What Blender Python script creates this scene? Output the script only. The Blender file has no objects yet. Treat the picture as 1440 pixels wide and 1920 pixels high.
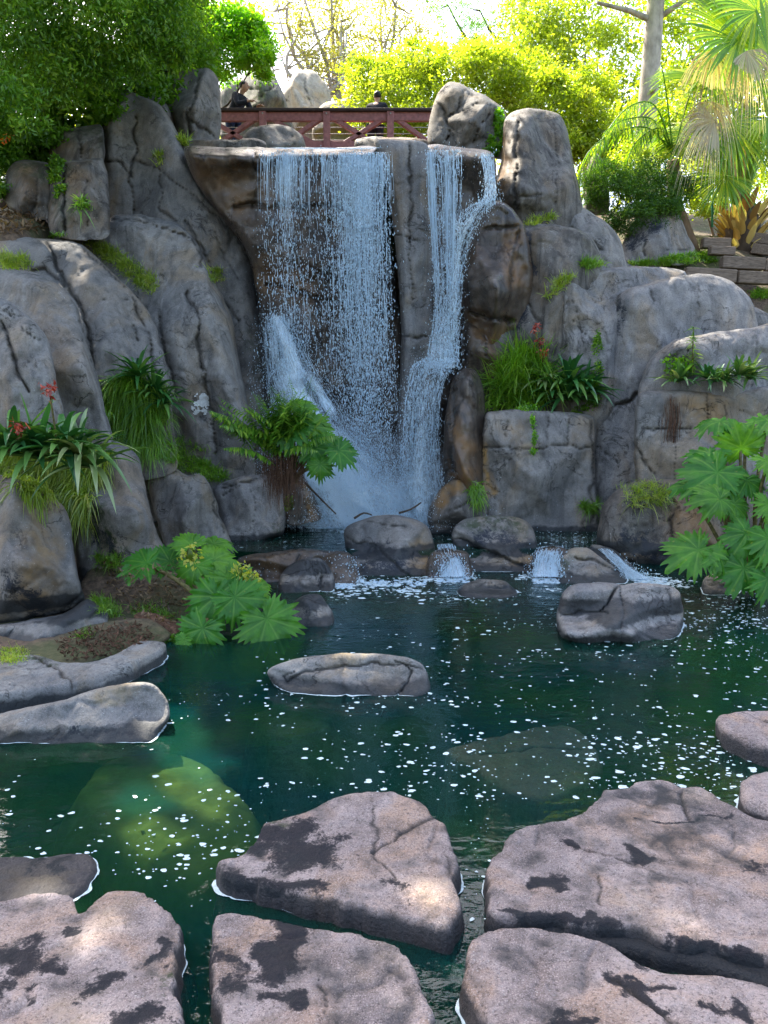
import bpy, math, random
import numpy as np
from math import sin, cos, pi, radians
from mathutils import Vector
rng = np.random.default_rng(7)
random.seed(7)
SC = bpy.context.scene
COL = SC.collection

# ------------------------------------------------------------ camera
F = 1450.0; PITCH = radians(8); CAMZ = 1.9
cam_d = bpy.data.cameras.new('camera'); cam = bpy.data.objects.new('camera', cam_d); COL.objects.link(cam)
cam.location = (0, 0, CAMZ); cam.rotation_euler = (pi/2 - PITCH, 0, 0)
cam_d.sensor_fit = 'VERTICAL'; cam_d.sensor_height = 24.0; cam_d.lens = 24.0*F/1920
cam_d.clip_end = 2000; cam_d.clip_start = 0.05
SC.camera = cam
# ------------------------------------------------------------ world + sun
SUN_EL = radians(52); SUN_AZ = radians(-35)      # azimuth measured from +Y towards +X
SUN = np.array([sin(SUN_AZ)*cos(SUN_EL), cos(SUN_AZ)*cos(SUN_EL), sin(SUN_EL)])
w = bpy.data.worlds.new("World"); SC.world = w; w.use_nodes = True
nt = w.node_tree; nt.nodes.clear()
sky = nt.nodes.new('ShaderNodeTexSky'); sky.sky_type = 'NISHITA'; sky.sun_disc = False
sky.sun_elevation = SUN_EL; sky.sun_rotation = SUN_AZ; sky.air_density = 1.0; sky.dust_density = 3.5; sky.ozone_density = 0.5
bg = nt.nodes.new('ShaderNodeBackground'); bg.inputs[1].default_value = 0.15
out = nt.nodes.new('ShaderNodeOutputWorld')
wb = nt.nodes.new('ShaderNodeMix'); wb.data_type = 'RGBA'; wb.blend_type = 'MULTIPLY'; wb.inputs[0].default_value = 1.0; wb.inputs[7].default_value = (1.03, 1.0, 0.96, 1)
nt.links.new(sky.outputs[0], wb.inputs[6]); nt.links.new(wb.outputs[2], bg.inputs[0]); nt.links.new(bg.outputs[0], out.inputs[0])
sd = bpy.data.lights.new('sun', 'SUN'); sd.energy = 3.6; sd.angle = radians(0.5); sd.color = (1, 0.93, 0.8)
so = bpy.data.objects.new('sun', sd); COL.objects.link(so); so.location = (-8, 12, 20)
so.rotation_euler = Vector(SUN).to_track_quat('Z', 'Y').to_euler()
SC.view_settings.view_transform = 'Standard'; SC.view_settings.look = 'None'
SC.view_settings.exposure = 2.25; SC.view_settings.gamma = 1.0
SC.render.film_transparent = False
SC.cycles.max_bounces = 8; SC.cycles.transparent_max_bounces = 24; SC.cycles.diffuse_bounces = 3
SC.cycles.glossy_bounces = 3; SC.cycles.transmission_bounces = 4; SC.cycles.volume_bounces = 2
SC.cycles.caustics_reflective = False; SC.cycles.caustics_refractive = False
SC.cycles.sample_clamp_indirect = 5.0

# ------------------------------------------------------------ projection helpers (photo pixel -> world)
CP, SP = cos(PITCH), sin(PITCH)
def ray(px, py):
    px = np.asarray(px, float); py = np.asarray(py, float)
    cx = (px-720)/F; cy = (960-py)/F
    return np.stack([cx, CP+cy*SP, -SP+cy*CP], -1)
def D(Y):
    # layout depth -> metres: the cliff stands a little farther off than it was sketched
    Y = np.asarray(Y, float); return np.where(Y < 6, Y, 6+(Y-6)*1.27)
def Dinv(y):
    y = float(y); return y if y < 6 else 6+(y-6)/1.27
def at(px, py, Y):
    d = ray(px, py); Y = D(Y)
    p = d*(Y/d[..., 1])[..., None]
    p[..., 2] += CAMZ
    return p
def W(px, py, z=0.0):
    d = ray(px, py); t = (z-CAMZ)/d[..., 2]
    p = d*np.asarray(t)[..., None]; p[..., 2] += CAMZ
    return p

# ------------------------------------------------------------ numpy noise
def _h(ix, iy, iz, seed):
    n = (ix*73856093) ^ (iy*19349663) ^ (iz*83492791) ^ (seed*2654435761 % 2147483647)
    n = n & 0x7fffffff
    n = ((n >> 13) ^ n) & 0x7fffffff
    n = (n*((n*n*15731+789221) & 0x7fffffff)+1376312589) & 0x7fffffff
    return n/1073741823.5-1
def vnoise(P, seed=0):
    P = np.asarray(P, float)
    i = np.floor(P).astype(np.int64); f = P-i; f = f*f*f*(f*(f*6-15)+10)
    r = 0
    for a in (0, 1):
        for b in (0, 1):
            for c in (0, 1):
                wt = (f[:, 0] if a else 1-f[:, 0])*(f[:, 1] if b else 1-f[:, 1])*(f[:, 2] if c else 1-f[:, 2])
                r = r+wt*_h(i[:, 0]+a, i[:, 1]+b, i[:, 2]+c, seed)
    return r
def fbm(P, scale, octs=4, seed=0, gain=0.5):
    r = 0; a = 1; s = scale
    for o in range(octs):
        r = r+a*vnoise(P*s+o*17.3, seed+o*31); a *= gain; s *= 2.03
    return r

# ------------------------------------------------------------ mesh helpers
def mk(name, V, F_, mat, parent=None, label=None, cat=None, group=None, kind=None, attrs=None, uv=None, smooth=True, origin=True):
    V = np.asarray(V, float)
    if not isinstance(F_, (list, tuple)): F_ = [F_]
    F_ = [np.asarray(f, np.int64) for f in F_ if len(f)]
    loc = np.zeros(3)
    if parent is None and origin and len(V):
        lo, hi = V.min(0), V.max(0); loc = np.array([(lo[0]+hi[0])/2, (lo[1]+hi[1])/2, lo[2]])
    if parent is not None:
        loc = np.array(parent.get('_o', (0, 0, 0)) if False else PO.get(parent.name, (0, 0, 0)))
    me = bpy.data.meshes.new(name)
    me.vertices.add(len(V)); me.vertices.foreach_set('co', (V-loc).astype(np.float32).ravel())
    li = np.concatenate([f.ravel() for f in F_]); tot = np.concatenate([np.full(len(f), f.shape[1]) for f in F_])
    st = np.concatenate([[0], np.cumsum(tot)[:-1]])
    me.loops.add(len(li)); me.loops.foreach_set('vertex_index', li.astype(np.int32))
    me.polygons.add(len(tot)); me.polygons.foreach_set('loop_start', st.astype(np.int32))
    me.polygons.foreach_set('use_smooth', np.full(len(tot), smooth))
    me.update(calc_edges=True)
    if attrs:
        for k, a in attrs.items():
            at_ = me.attributes.new(k, 'FLOAT', 'POINT'); at_.data.foreach_set('value', np.asarray(a, np.float32))
    if uv is not None:
        u = me.uv_layers.new(name='UVMap'); u.data.foreach_set('uv', np.asarray(uv, np.float32)[li].ravel())
    if mat: me.materials.append(mat)
    o = bpy.data.objects.new(name, me); COL.objects.link(o)
    if parent is None:
        o.location = loc; PO[o.name] = tuple(loc)
    else:
        o.parent = parent; PO[o.name] = tuple(loc)
    tag(o, label, cat, group, kind)
    return o
PO = {}
def tag(o, label=None, cat=None, group=None, kind=None):
    if label: o['label'] = label
    if cat: o['category'] = cat
    if group: o['group'] = group
    if kind: o['kind'] = kind
def empty(name, loc, label, cat, group=None):
    o = bpy.data.objects.new(name, None); COL.objects.link(o); o.location = tuple(loc); o.empty_display_size = 0.2
    PO[o.name] = tuple(loc); tag(o, label, cat, group); return o
class MB:
    def __init__(s): s.v = []; s.q = []; s.t = []; s.n = 0; s.a = []
    def add(s, V, Q=None, T=None, a=0.0):
        V = np.asarray(V, float).reshape(-1, 3)
        s.v.append(V)
        if Q is not None and len(Q): s.q.append(np.asarray(Q)+s.n)
        if T is not None and len(T): s.t.append(np.asarray(T)+s.n)
        aa = np.asarray(a, float); s.a.append(np.full(len(V), float(aa)) if aa.ndim == 0 else aa)
        s.n += len(V); return s
    def out(s, name, mat, parent=None, smooth=True, **k):
        fs = []
        if s.q: fs.append(np.concatenate(s.q))
        if s.t: fs.append(np.concatenate(s.t))
        return mk(name, np.concatenate(s.v), fs, mat, parent, attrs={'rnd': np.concatenate(s.a)}, smooth=smooth, **k)
def nrm(v): return v/(np.linalg.norm(v, axis=-1, keepdims=True)+1e-12)
def tube(pts, rad, n=8, caps=True):
    pts = np.asarray(pts, float); m = len(pts); rad = np.broadcast_to(np.asarray(rad, float), (m,))
    T = nrm(np.gradient(pts, axis=0)); ref = np.array([0.31, 0.17, 0.93]) if abs(T[0][2]) < .9 else np.array([1, .1, 0.])
    A = nrm(np.cross(T, ref)); B = np.cross(T, A)
    th = np.arange(n)*2*pi/n
    V = pts[:, None]+rad[:, None, None]*(np.cos(th)[None, :, None]*A[:, None]+np.sin(th)[None, :, None]*B[:, None])
    i = np.arange(m-1)[:, None]*n; j = np.arange(n)[None]; k = (j+1) % n
    Q = np.stack([i+j, i+k, i+n+k, i+n+j], -1).reshape(-1, 4)
    V = V.reshape(-1, 3); T_ = []
    if caps:
        V = np.vstack([V, pts[0], pts[-1]]); a = m*n
        T_ = [[a, (q+1) % n, q] for q in range(n)]+[[a+1, (m-1)*n+q, (m-1)*n+(q+1) % n] for q in range(n)]
    return V, Q, T_
def box(c, s, rot=None, bev=0.0):
    c = np.asarray(c, float); h = np.asarray(s, float)/2
    if bev > 0:
        V = []; 
        for sx in (-1, 1):
            for sy in (-1, 1):
                for sz in (-1, 1):
                    for ax in range(3):
                        v = np.array([sx, sy, sz])*(h-bev); v[ax] = [sx, sy, sz][ax]*h[ax]; V.append(v)
        V = np.array(V); idx = lambda x, y, z, a: ((x*2+y)*2+z)*3+a
        Q = []; T = []
        for a in range(3):
            for s_ in (0, 1):
                o = [[0, 0], [1, 0], [1, 1], [0, 1]]; q = []
                for u in o:
                    k = [0, 0, 0]; k[a] = s_; k[(a+1) % 3] = u[0]; k[(a+2) % 3] = u[1]; q.append(idx(*k, a))
                Q.append(q if s_ else q[::-1])
        for a in range(3):
            b, c2 = (a+1) % 3, (a+2) % 3
            for s1 in (0, 1):
                for s2 in (0, 1):
                    k0 = [0]*3; k1 = [0]*3; k0[b] = k1[b] = s1; k0[c2] = k1[c2] = s2; k0[a] = 0; k1[a] = 1
                    Q.append([idx(*k0, b), idx(*k1, b), idx(*k1, c2), idx(*k0, c2)])
        for x in (0, 1):
            for y in (0, 1):
                for z in (0, 1): T.append([idx(x, y, z, 0), idx(x, y, z, 1), idx(x, y, z, 2)])
    else:
        V = np.array([[x, y, z] for x in (-1, 1) for y in (-1, 1) for z in (-1, 1)])*h
        Q = [[0, 1, 3, 2], [4, 6, 7, 5], [0, 4, 5, 1], [2, 3, 7, 6], [0, 2, 6, 4], [1, 5, 7, 3]]; T = []
    if rot is not None: V = V @ np.asarray(rot).T
    return V+c, Q, T
def beam(p, q, wd, ht, bev=0.006, up=(0, 0, 1)):
    p = np.asarray(p, float); q = np.asarray(q, float); x = nrm(q-p); u = np.asarray(up, float)
    y = nrm(np.cross(u, x)); z = np.cross(x, y)
    return box((p+q)/2, (np.linalg.norm(q-p), wd, ht), np.stack([x, y, z], 1), bev)

# ------------------------------------------------------------ materials
def newmat(name):
    m = bpy.data.materials.new(name); m.use_nodes = True; m.node_tree.nodes.clear(); return m, NT(m.node_tree)
class NT:
    def __init__(s, t): s.t = t
    def n(s, ty, **k):
        nd = s.t.nodes.new('ShaderNode'+ty); ins = {}
        for a, b in k.items():
            if a.startswith('i_'):
                key = a[2:]; key = int(key) if key.isdigit() else key.replace('_', ' ')
                ins[key] = b
            else: setattr(nd, a, b)
        for key, b in ins.items():
            if isinstance(b, bpy.types.NodeSocket): s.t.links.new(b, nd.inputs[key])
            else: nd.inputs[key].default_value = b
        return nd
    def noise(s, vec, scale, detail=4, rough=0.55, dist=0.0):
        return s.n('TexNoise', i_Vector=vec, i_Scale=scale, i_Detail=detail, i_Roughness=rough, i_Distortion=dist).outputs[0]
    def ramp(s, fac, stops, interp='LINEAR'):
        r = s.n('ValToRGB', i_Fac=fac); cr = r.color_ramp; cr.interpolation = interp
        while len(cr.elements) < len(stops): cr.elements.new(0.5)
        for e, (p, c) in zip(cr.elements, stops):
            e.position = p; e.color = (c, c, c, 1) if not hasattr(c, '__len__') else (*c, 1)
        return r.outputs[0]
    def mix(s, fac, a, b, mode='MIX'):
        m = s.n('Mix', data_type='RGBA', blend_type=mode)
        for k, v in ((0, fac), (6, a), (7, b)):
            if isinstance(v, bpy.types.NodeSocket): s.t.links.new(v, m.inputs[k])
            elif k == 0: m.inputs[0].default_value = v
            else: m.inputs[k].default_value = (*v, 1) if len(v) == 3 else v
        return m.outputs[2]
    def math(s, op, a, b=0.0, clamp=False):
        m = s.n('Math', operation=op, i_0=a, i_1=b); m.use_clamp = clamp; return m.outputs[0]
    def attr(s, name): return s.n('Attribute', attribute_name=name).outputs['Fac']
    def bump(s, h, strength, dist, nrm_=None):
        b = s.n('Bump', i_Height=h, i_Strength=strength, i_Distance=dist)
        if nrm_ is not None: s.t.links.new(nrm_, b.inputs['Normal'])
        return b.outputs[0]
    def out(s, sh, vol=None):
        o = s.n('OutputMaterial'); s.t.links.new(sh, o.inputs[0])
        if vol is not None: s.t.links.new(vol, o.inputs[1])
    def pos(s, sc=(1, 1, 1)):
        g = s.n('NewGeometry').outputs['Position']
        if sc == (1, 1, 1): return g
        return s.n('VectorMath', operation='MULTIPLY', i_0=g, i_1=sc).outputs[0]
def rock_mat(name, dark, mid, light, rough=0.85, streak=0.5, wet=0.0, wl=(0.0,), stain_c=(0.02, 0.025, 0.035), pits=0.5, bscale=1.0, ochre_sun=(0.32, 0.19, 0.07), stainmul=1.0, wtop=.055, lowv=1.0):
    dark, mid, light = [tuple(x*.85 for x in q) for q in (dark, mid, light)]
    m, t = newmat(name); P = t.pos()
    big = t.noise(P, 0.9*bscale, 5, 0.6, 0.4); med = t.noise(P, 4.5*bscale, 6, 0.65, 0.3); fine = t.noise(P, 55*bscale, 4, 0.7)
    c = t.mix(t.ramp(big, [(0.36, 0.0), (0.62, 1.0)]), mid, light)
    hue = t.noise(t.pos((1, 1, .6)), 1.6*bscale, 4, 0.6, 0.8)
    c = t.mix(t.ramp(hue, [(0.50, 0.0), (0.64, .6)]), c, (mid[0]*1.45, mid[1]*1.10, mid[2]*.68))
    c = t.mix(t.ramp(hue, [(0.34, .5), (0.47, 0.0)]), c, (dark[0]*.9, dark[1]*1.0, dark[2]*1.15))
    c = t.mix(t.ramp(med, [(0.36, 0.6), (0.52, 0.0)]), c, dark)
    if streak > 0:
        sv = t.noise(t.pos((7, 7, 0.5)), 1.0, 5, 0.6, 0.6)
        c = t.mix(t.math('MULTIPLY', t.ramp(sv, [(0.48, 0.0), (0.66, 1.0)]), streak), c, tuple(x*0.42 for x in dark))
        sv2 = t.noise(t.pos((5, 5, 0.35)), 1.7, 4, 0.6, 0.5)
        c = t.mix(t.math('MULTIPLY', t.ramp(sv2, [(0.58, 0.0), (0.72, 1.0)]), streak*0.55), c, tuple(min(1, x*1.55+0.03) for x in light))
    # speckles and pits
    c = t.mix(t.ramp(fine, [(0.32, 0.25+.35*pits), (0.5, 0.0)]), c, tuple(x*0.5 for x in dark)); c = t.mix(t.ramp(t.noise(P, 130*bscale, 2, .6), [(0.52, 0.0), (0.66, .35*pits)]), c, tuple(min(1, x*1.5) for x in light))
    sp = t.n('TexVoronoi', i_Vector=P, i_Scale=38*bscale, feature='F1'); spd = t.ramp(sp.outputs[0], [(0.10, 0.55), (0.19, 0.0)])
    rare = t.ramp(t.noise(P, 9*bscale, 3), [(0.52, 0.0), (0.60, 1.0)])
    c = t.mix(t.math('MULTIPLY', spd, rare), c, (0.5, 0.5, 0.48))
    # warm mineral stains, plus sun flecks painted on the stones
    oc = t.math('MULTIPLY', t.attr('ochre_sun'), t.ramp(t.noise(P, 6*bscale, 5, 0.6, 0.5), [(0.3, 0.2), (0.6, 1.0)]))
    c = t.mix(oc, c, ochre_sun)
    # lichen / algae
    ms = t.math('MULTIPLY', t.attr('moss'), t.ramp(t.noise(P, 14, 4, 0.7), [(0.42, 0.0), (0.55, 1.0)]))
    c = t.mix(ms, c, (0.035, 0.05, 0.02))
    # dark damp stains with ragged border
    sa = t.math('ADD', t.attr('stain'), t.math('MULTIPLY', t.math('SUBTRACT', t.noise(P, 11*bscale, 6, 0.7, 0.8), 0.5), 1.5))
    sa = t.math('ADD', sa, t.math('MULTIPLY', t.math('SUBTRACT', t.noise(P, 60*bscale, 3, .7), .5), .9)); sf = t.math('MULTIPLY', t.ramp(sa, [(0.30, 0.0), (0.46, .75), (0.62, .97)]), stainmul)
    c = t.mix(sf, c, stain_c)
    # crack dirt
    c = t.mix(t.math('MULTIPLY', t.attr('crack'), 0.8), c, (0.02, 0.018, 0.015))
    # wet tide line just above the water
    z = t.n('SeparateXYZ', i_Vector=P).outputs[2]
    wf = None
    for z0 in wl:
        zz = t.math('ADD', z, t.math('MULTIPLY', t.math('SUBTRACT', t.noise(P, 9, 4), 0.5), 0.10))
        a = t.ramp(t.math('SUBTRACT', zz, z0-0.5), [(0.0, lowv), (0.42, lowv), (0.44, 1.0), (0.5+wtop, 1.0), (0.53+wtop, 0.0)])
        wf = a if wf is None else t.math('MAXIMUM', wf, a)
    c = t.mix(t.math('MULTIPLY', wf, 0.85), c, (0.022, 0.025, 0.028))
    wetness = t.math('MAXIMUM', t.math('MULTIPLY', sf, 0.25), t.math('MULTIPLY', wf, .7))
    rr = t.math('SUBTRACT', rough, t.math('MULTIPLY', wetness, 0.42))
    if wet:
        rr = t.ramp(t.noise(P, 3, 4), [(0.35, 0.22), (0.65, 0.55)])
    vein = t.math('ABSOLUTE', t.math('SUBTRACT', t.noise(P, 2.6*bscale, 5, 0.6, 1.2), 0.5)); vl = t.ramp(vein, [(0.0, 0.0), (0.012, 1.0)])
    gate = t.ramp(t.noise(P, 1.7*bscale, 2), [(0.5, 0.0), (0.6, 1.0)]); vl = t.math('MAXIMUM', vl, t.math('SUBTRACT', 1.0, gate)); c = t.mix(t.math('MULTIPLY', t.math('SUBTRACT', 1.0, vl), .7 if streak > 0 else .25), c, tuple(x*.3 for x in dark))
    b0 = t.bump(vl, 0.7 if streak > 0 else .3, 0.02); b1 = t.bump(med, 0.35, 0.03/bscale, b0); b2 = t.bump(fine, 0.6*pits+0.2, 0.008, b1)
    b3 = t.bump(sp.outputs[0], 0.25*pits, 0.006, b2)
    pr = t.n('BsdfPrincipled', i_Base_Color=c, i_Roughness=rr, i_Normal=b3); pr.inputs['Specular IOR Level'].default_value = 0.2 if not wet else 0.5
    t.out(pr.outputs[0]); return m
def leaf_mat(name, stops, trans=0.45, gloss=0.08, rough=0.4, vein=False, tcol=(1.25, 1.35, 0.5)):
    m, t = newmat(name); r = t.attr('rnd')
    c = t.ramp(r, stops)
    c = t.mix(t.ramp(t.noise(t.pos(), 1.3, 3), [(0.35, 0.0), (0.65, 0.35)]), c, tuple(x*0.5 for x in stops[0][1]))
    nm = None
    if vein:
        c = t.mix(t.ramp(t.noise(t.pos(), 9, 4, .6), [(.4, .5), (.6, 0.0)]), c, (.02, .10, .02)); c = t.mix(t.ramp(t.noise(t.pos(), 16, 3, .6), [(.66, 0.0), (.74, .6)]), c, (.30, .30, .05))
        v = t.attr('vein'); c = t.mix(t.math('MULTIPLY', v, 0.5), c, (0.20, 0.40, 0.06))
        h = t.math('ADD', t.math('MULTIPLY', v, -1.0), t.math('MULTIPLY', t.noise(t.pos(), 45, 3), 0.8)); nm = t.bump(h, 0.6, 0.008)
    d = t.n('BsdfDiffuse', i_Color=c); tr = t.n('BsdfTranslucent', i_Color=t.mix(1.0, c, tcol, 'MULTIPLY'))
    g = t.n('BsdfGlossy', i_Roughness=rough); g.inputs[0].default_value = (0.9, 0.95, 1, 1)
    if nm is not None:
        for q in (d, tr, g): t.t.links.new(nm, q.inputs['Normal'])
    mx = t.n('MixShader', i_0=trans, i_1=d.outputs[0], i_2=tr.outputs[0])
    mg = t.n('MixShader', i_0=gloss, i_1=mx.outputs[0], i_2=g.outputs[0])
    t.out(mg.outputs[0]); return m
def plain(name, col, rough=0.6, nz=0.25, sc=20, spec=0.4, stretch=(1, 1, 1), bump=0.3, metal=0.0):
    m, t = newmat(name); P = t.pos(stretch)
    n = t.noise(P, sc, 5, 0.6)
    c = t.mix(t.ramp(n, [(0.35, 0.0), (0.65, 1.0)]), tuple(x*(1-nz) for x in col), tuple(min(1, x*(1+nz)) for x in col))
    pr = t.n('BsdfPrincipled', i_Base_Color=c, i_Roughness=rough, i_Normal=t.bump(n, bump, 0.01), i_Metallic=metal)
    pr.inputs['Specular IOR Level'].default_value = spec
    t.out(pr.outputs[0]); return m
M = {}
M['grey'] = rock_mat('grey_rock', (0.11, 0.105, 0.10), (0.20, 0.188, 0.175), (0.30, 0.278, 0.25), streak=0.5, wl=(0.0, 0.2), lowv=0.0)
M['left'] = rock_mat('charcoal_rock', (0.10, 0.095, 0.09), (0.18, 0.168, 0.155), (0.27, 0.247, 0.222), streak=0.35, wl=(0.0, 0.2), lowv=0.0)
M['pale'] = rock_mat('pale_rock', (0.125, 0.122, 0.122), (0.215, 0.206, 0.20), (0.33, 0.31, 0.29), streak=0.55, wl=(0.0, 0.2), lowv=0.0, pits=0.9)
M['wet'] = rock_mat('wet_rock', (0.018, 0.015, 0.013), (0.062, 0.044, 0.031), (0.14, 0.108, 0.082), streak=0.8, wet=1, wl=(-9,), lowv=0.0, ochre_sun=(0.20, 0.10, 0.03))
M['damp'] = rock_mat('damp_rock', (0.05, 0.045, 0.04), (0.13, 0.115, 0.10), (0.22, 0.20, 0.175), rough=0.6, streak=0.8, wl=(0.0, 0.2), lowv=0.0, ochre_sun=(0.24, 0.13, 0.045))
M['step'] = rock_mat('stepping_rock', (0.15, 0.116, 0.106), (0.30, 0.242, 0.23), (0.42, 0.345, 0.325), streak=0.0, wl=(0.0,), pits=1.7, bscale=1.6, ochre_sun=(0.36, 0.26, 0.15), stain_c=(0.016, 0.016, 0.021), wtop=.07)
M['pond'] = rock_mat('pond_rock', (0.12, 0.115, 0.11), (0.21, 0.20, 0.19), (0.31, 0.30, 0.28), streak=0.1, wl=(0.0,), pits=0.9, bscale=1.3, ochre_sun=(0.45, 0.32, 0.15))
M['sunk'] = rock_mat('submerged_stone', (0.12, 0.10, 0.07), (0.22, 0.18, 0.13), (0.32, 0.27, 0.19), streak=0.0, wl=(-9,), lowv=0.0)
M['tan'] = rock_mat('tan_rock', (0.26, 0.22, 0.17), (0.42, 0.36, 0.28), (0.55, 0.48, 0.38), streak=0.2, wl=(-9,), lowv=0.0)

# ------------------------------------------------------------ rock sheets
def catmull(P, step):
    P = np.asarray(P, float); n = len(P); o = []
    for i in range(n):
        p0, p1, p2, p3 = P[i-1], P[i], P[(i+1) % n], P[(i+2) % n]
        k = max(2, int(np.linalg.norm(p2-p1)/step)); t = np.arange(k)[:, None]/k
        c = 0.5*((2*p1)+(-p0+p2)*t+(2*p0-5*p1+4*p2-p3)*t**2+(-p0+3*p1-3*p2+p3)*t**3)
        lin = p1+(p2-p1)*t
        o.append(0.7*c+0.3*lin)
    return np.concatenate(o)
def smooth_(a, b, x):
    t = np.clip((x-a)/(b-a), 0, 1); return t*t*(3-2*t)
def segdist(P, A, closed=True):
    A = np.asarray(A, float); B = np.roll(A, -1, 0) if closed else A[1:]
    A = A if closed else A[:-1]
    best = np.full(len(P), 1e18); near = np.zeros((len(P), 2))
    for a0 in range(0, len(P), 6000):
        p = P[a0:a0+6000]
        ab = B-A; L = (ab**2).sum(1)+1e-12
        t = np.clip(((p[:, None]-A[None])*ab[None]).sum(2)/L, 0, 1)
        q = A[None]+t[..., None]*ab[None]; d = ((p[:, None]-q)**2).sum(2); j = d.argmin(1); ii = np.arange(len(p))
        best[a0:a0+6000] = np.sqrt(d[ii, j]); near[a0:a0+6000] = q[ii, j]
    return best, near
def inside(P, A):
    x, y = P[:, 0], P[:, 1]; r = np.zeros(len(P), bool); B = np.roll(A, -1, 0)
    for (x1, y1), (x2, y2) in zip(A, B):
        c = ((y1 > y) != (y2 > y))
        if y1 != y2: r ^= c & (x < (x2-x1)*(y-y1)/(y2-y1)+x1)
    return r
def sheet(outl, s):
    lo = outl.min(0)-2*s; hi = outl.max(0)+2*s
    nx = int((hi[0]-lo[0])/s)+2; ny = int((hi[1]-lo[1])/(s*0.866))+2
    j, i = np.meshgrid(np.arange(ny), np.arange(nx), indexing='ij')
    X = lo[0]+(i+0.5*(j % 2))*s; Y = lo[1]+j*s*0.866
    P = np.stack([X.ravel(), Y.ravel()], 1)
    ins = inside(P, outl); d, near = segdist(P, outl)
    snap = d < 0.55*s
    P[snap] = near[snap]; keep = ins | snap; d[snap] = 0
    id_ = np.arange(nx*ny).reshape(ny, nx)
    T = []
    a = id_[:-1, :-1]; b = id_[:-1, 1:]; c = id_[1:, :-1]; e = id_[1:, 1:]
    ev = (np.arange(ny-1) % 2 == 0)
    T.append(np.stack([a[ev], b[ev], c[ev]], -1).reshape(-1, 3)); T.append(np.stack([b[ev], e[ev], c[ev]], -1).reshape(-1, 3))
    od = ~ev
    T.append(np.stack([a[od], b[od], e[od]], -1).reshape(-1, 3)); T.append(np.stack([a[od], e[od], c[od]], -1).reshape(-1, 3))
    T = np.concatenate(T); k = keep[T].all(1) & ~snap[T].all(1); T = T[k]
    ar = P[T]; area = np.abs(np.cross(ar[:, 1]-ar[:, 0], ar[:, 2]-ar[:, 0])); T = T[area > 1e-3*s*s]
    used = np.unique(T); m = np.full(nx*ny, -1); m[used] = np.arange(len(used))
    # boundary = verts that lie on edges used once
    T = m[T]; P = P[used]; d = d[used]
    E = np.sort(np.concatenate([T[:, [0, 1]], T[:, [1, 2]], T[:, [2, 0]]]), 1)
    key = E[:, 0]*len(P)+E[:, 1]; u, cnt = np.unique(key, return_counts=True); bu = u[cnt == 1]
    bd = np.zeros(len(P), bool); bd[bu//len(P)] = True; bd[bu % len(P)] = True
    d[bd] = 0
    return P, T, d, bd
def feats_eval(P, feats, seed, unit):
    """returns displacement towards the viewer and the stain/crack/ochre/moss masks"""
    disp = np.zeros(len(P)); A = {k: np.zeros(len(P)) for k in ('crack', 'stain', 'ochre_sun', 'moss')}
    P3 = np.column_stack([P/unit, np.zeros(len(P))])
    wx = fbm(P3, 1/28., 3, seed+5); wy = fbm(P3, 1/28., 3, seed+9)
    Q = P+unit*5*np.stack([wx, wy], 1)
    Q2 = P+unit*14*np.stack([wx, wy], 1)
    for f in feats:
        ty, pts = f[0], np.asarray(f[1], float); wd = f[2]*unit if unit != 1 else f[2]; am = f[3] if len(f) > 3 else 1
        q = Q if ty in 'cr' else Q2
        if len(pts) == 1: dd = np.linalg.norm(q-pts[0], axis=1)
        else: dd, _ = segdist(q, pts, False)
        if ty == 'c':
            wd = wd*(.45 if unit == 1 else .8)*(1+.5*wx)
            g = np.clip(1-dd/wd, 0, 1); disp -= am*np.sqrt(g)*0.85+am*0.12*np.exp(-(dd/(wd*3))**2)
            A['crack'] = np.maximum(A['crack'], np.clip(1.2-dd/(wd*0.9), 0, 1))
        elif ty == 'r': disp += am*np.exp(-(dd/wd)**2)
        else:
            k = {'s': 'stain', 'o': 'ochre_sun', 'm': 'moss'}[ty]
            A[k] = np.maximum(A[k], am*np.clip(1.15-dd/wd, 0, 1))
    return disp, A
NR = [0]
def close_back(P, T, bd):
    """index map for a back sheet sharing the boundary"""
    n = len(P); mp = np.arange(n); inn = ~bd; mp[inn] = n+np.arange(inn.sum())
    return inn, mp[T][:, ::-1]
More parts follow.
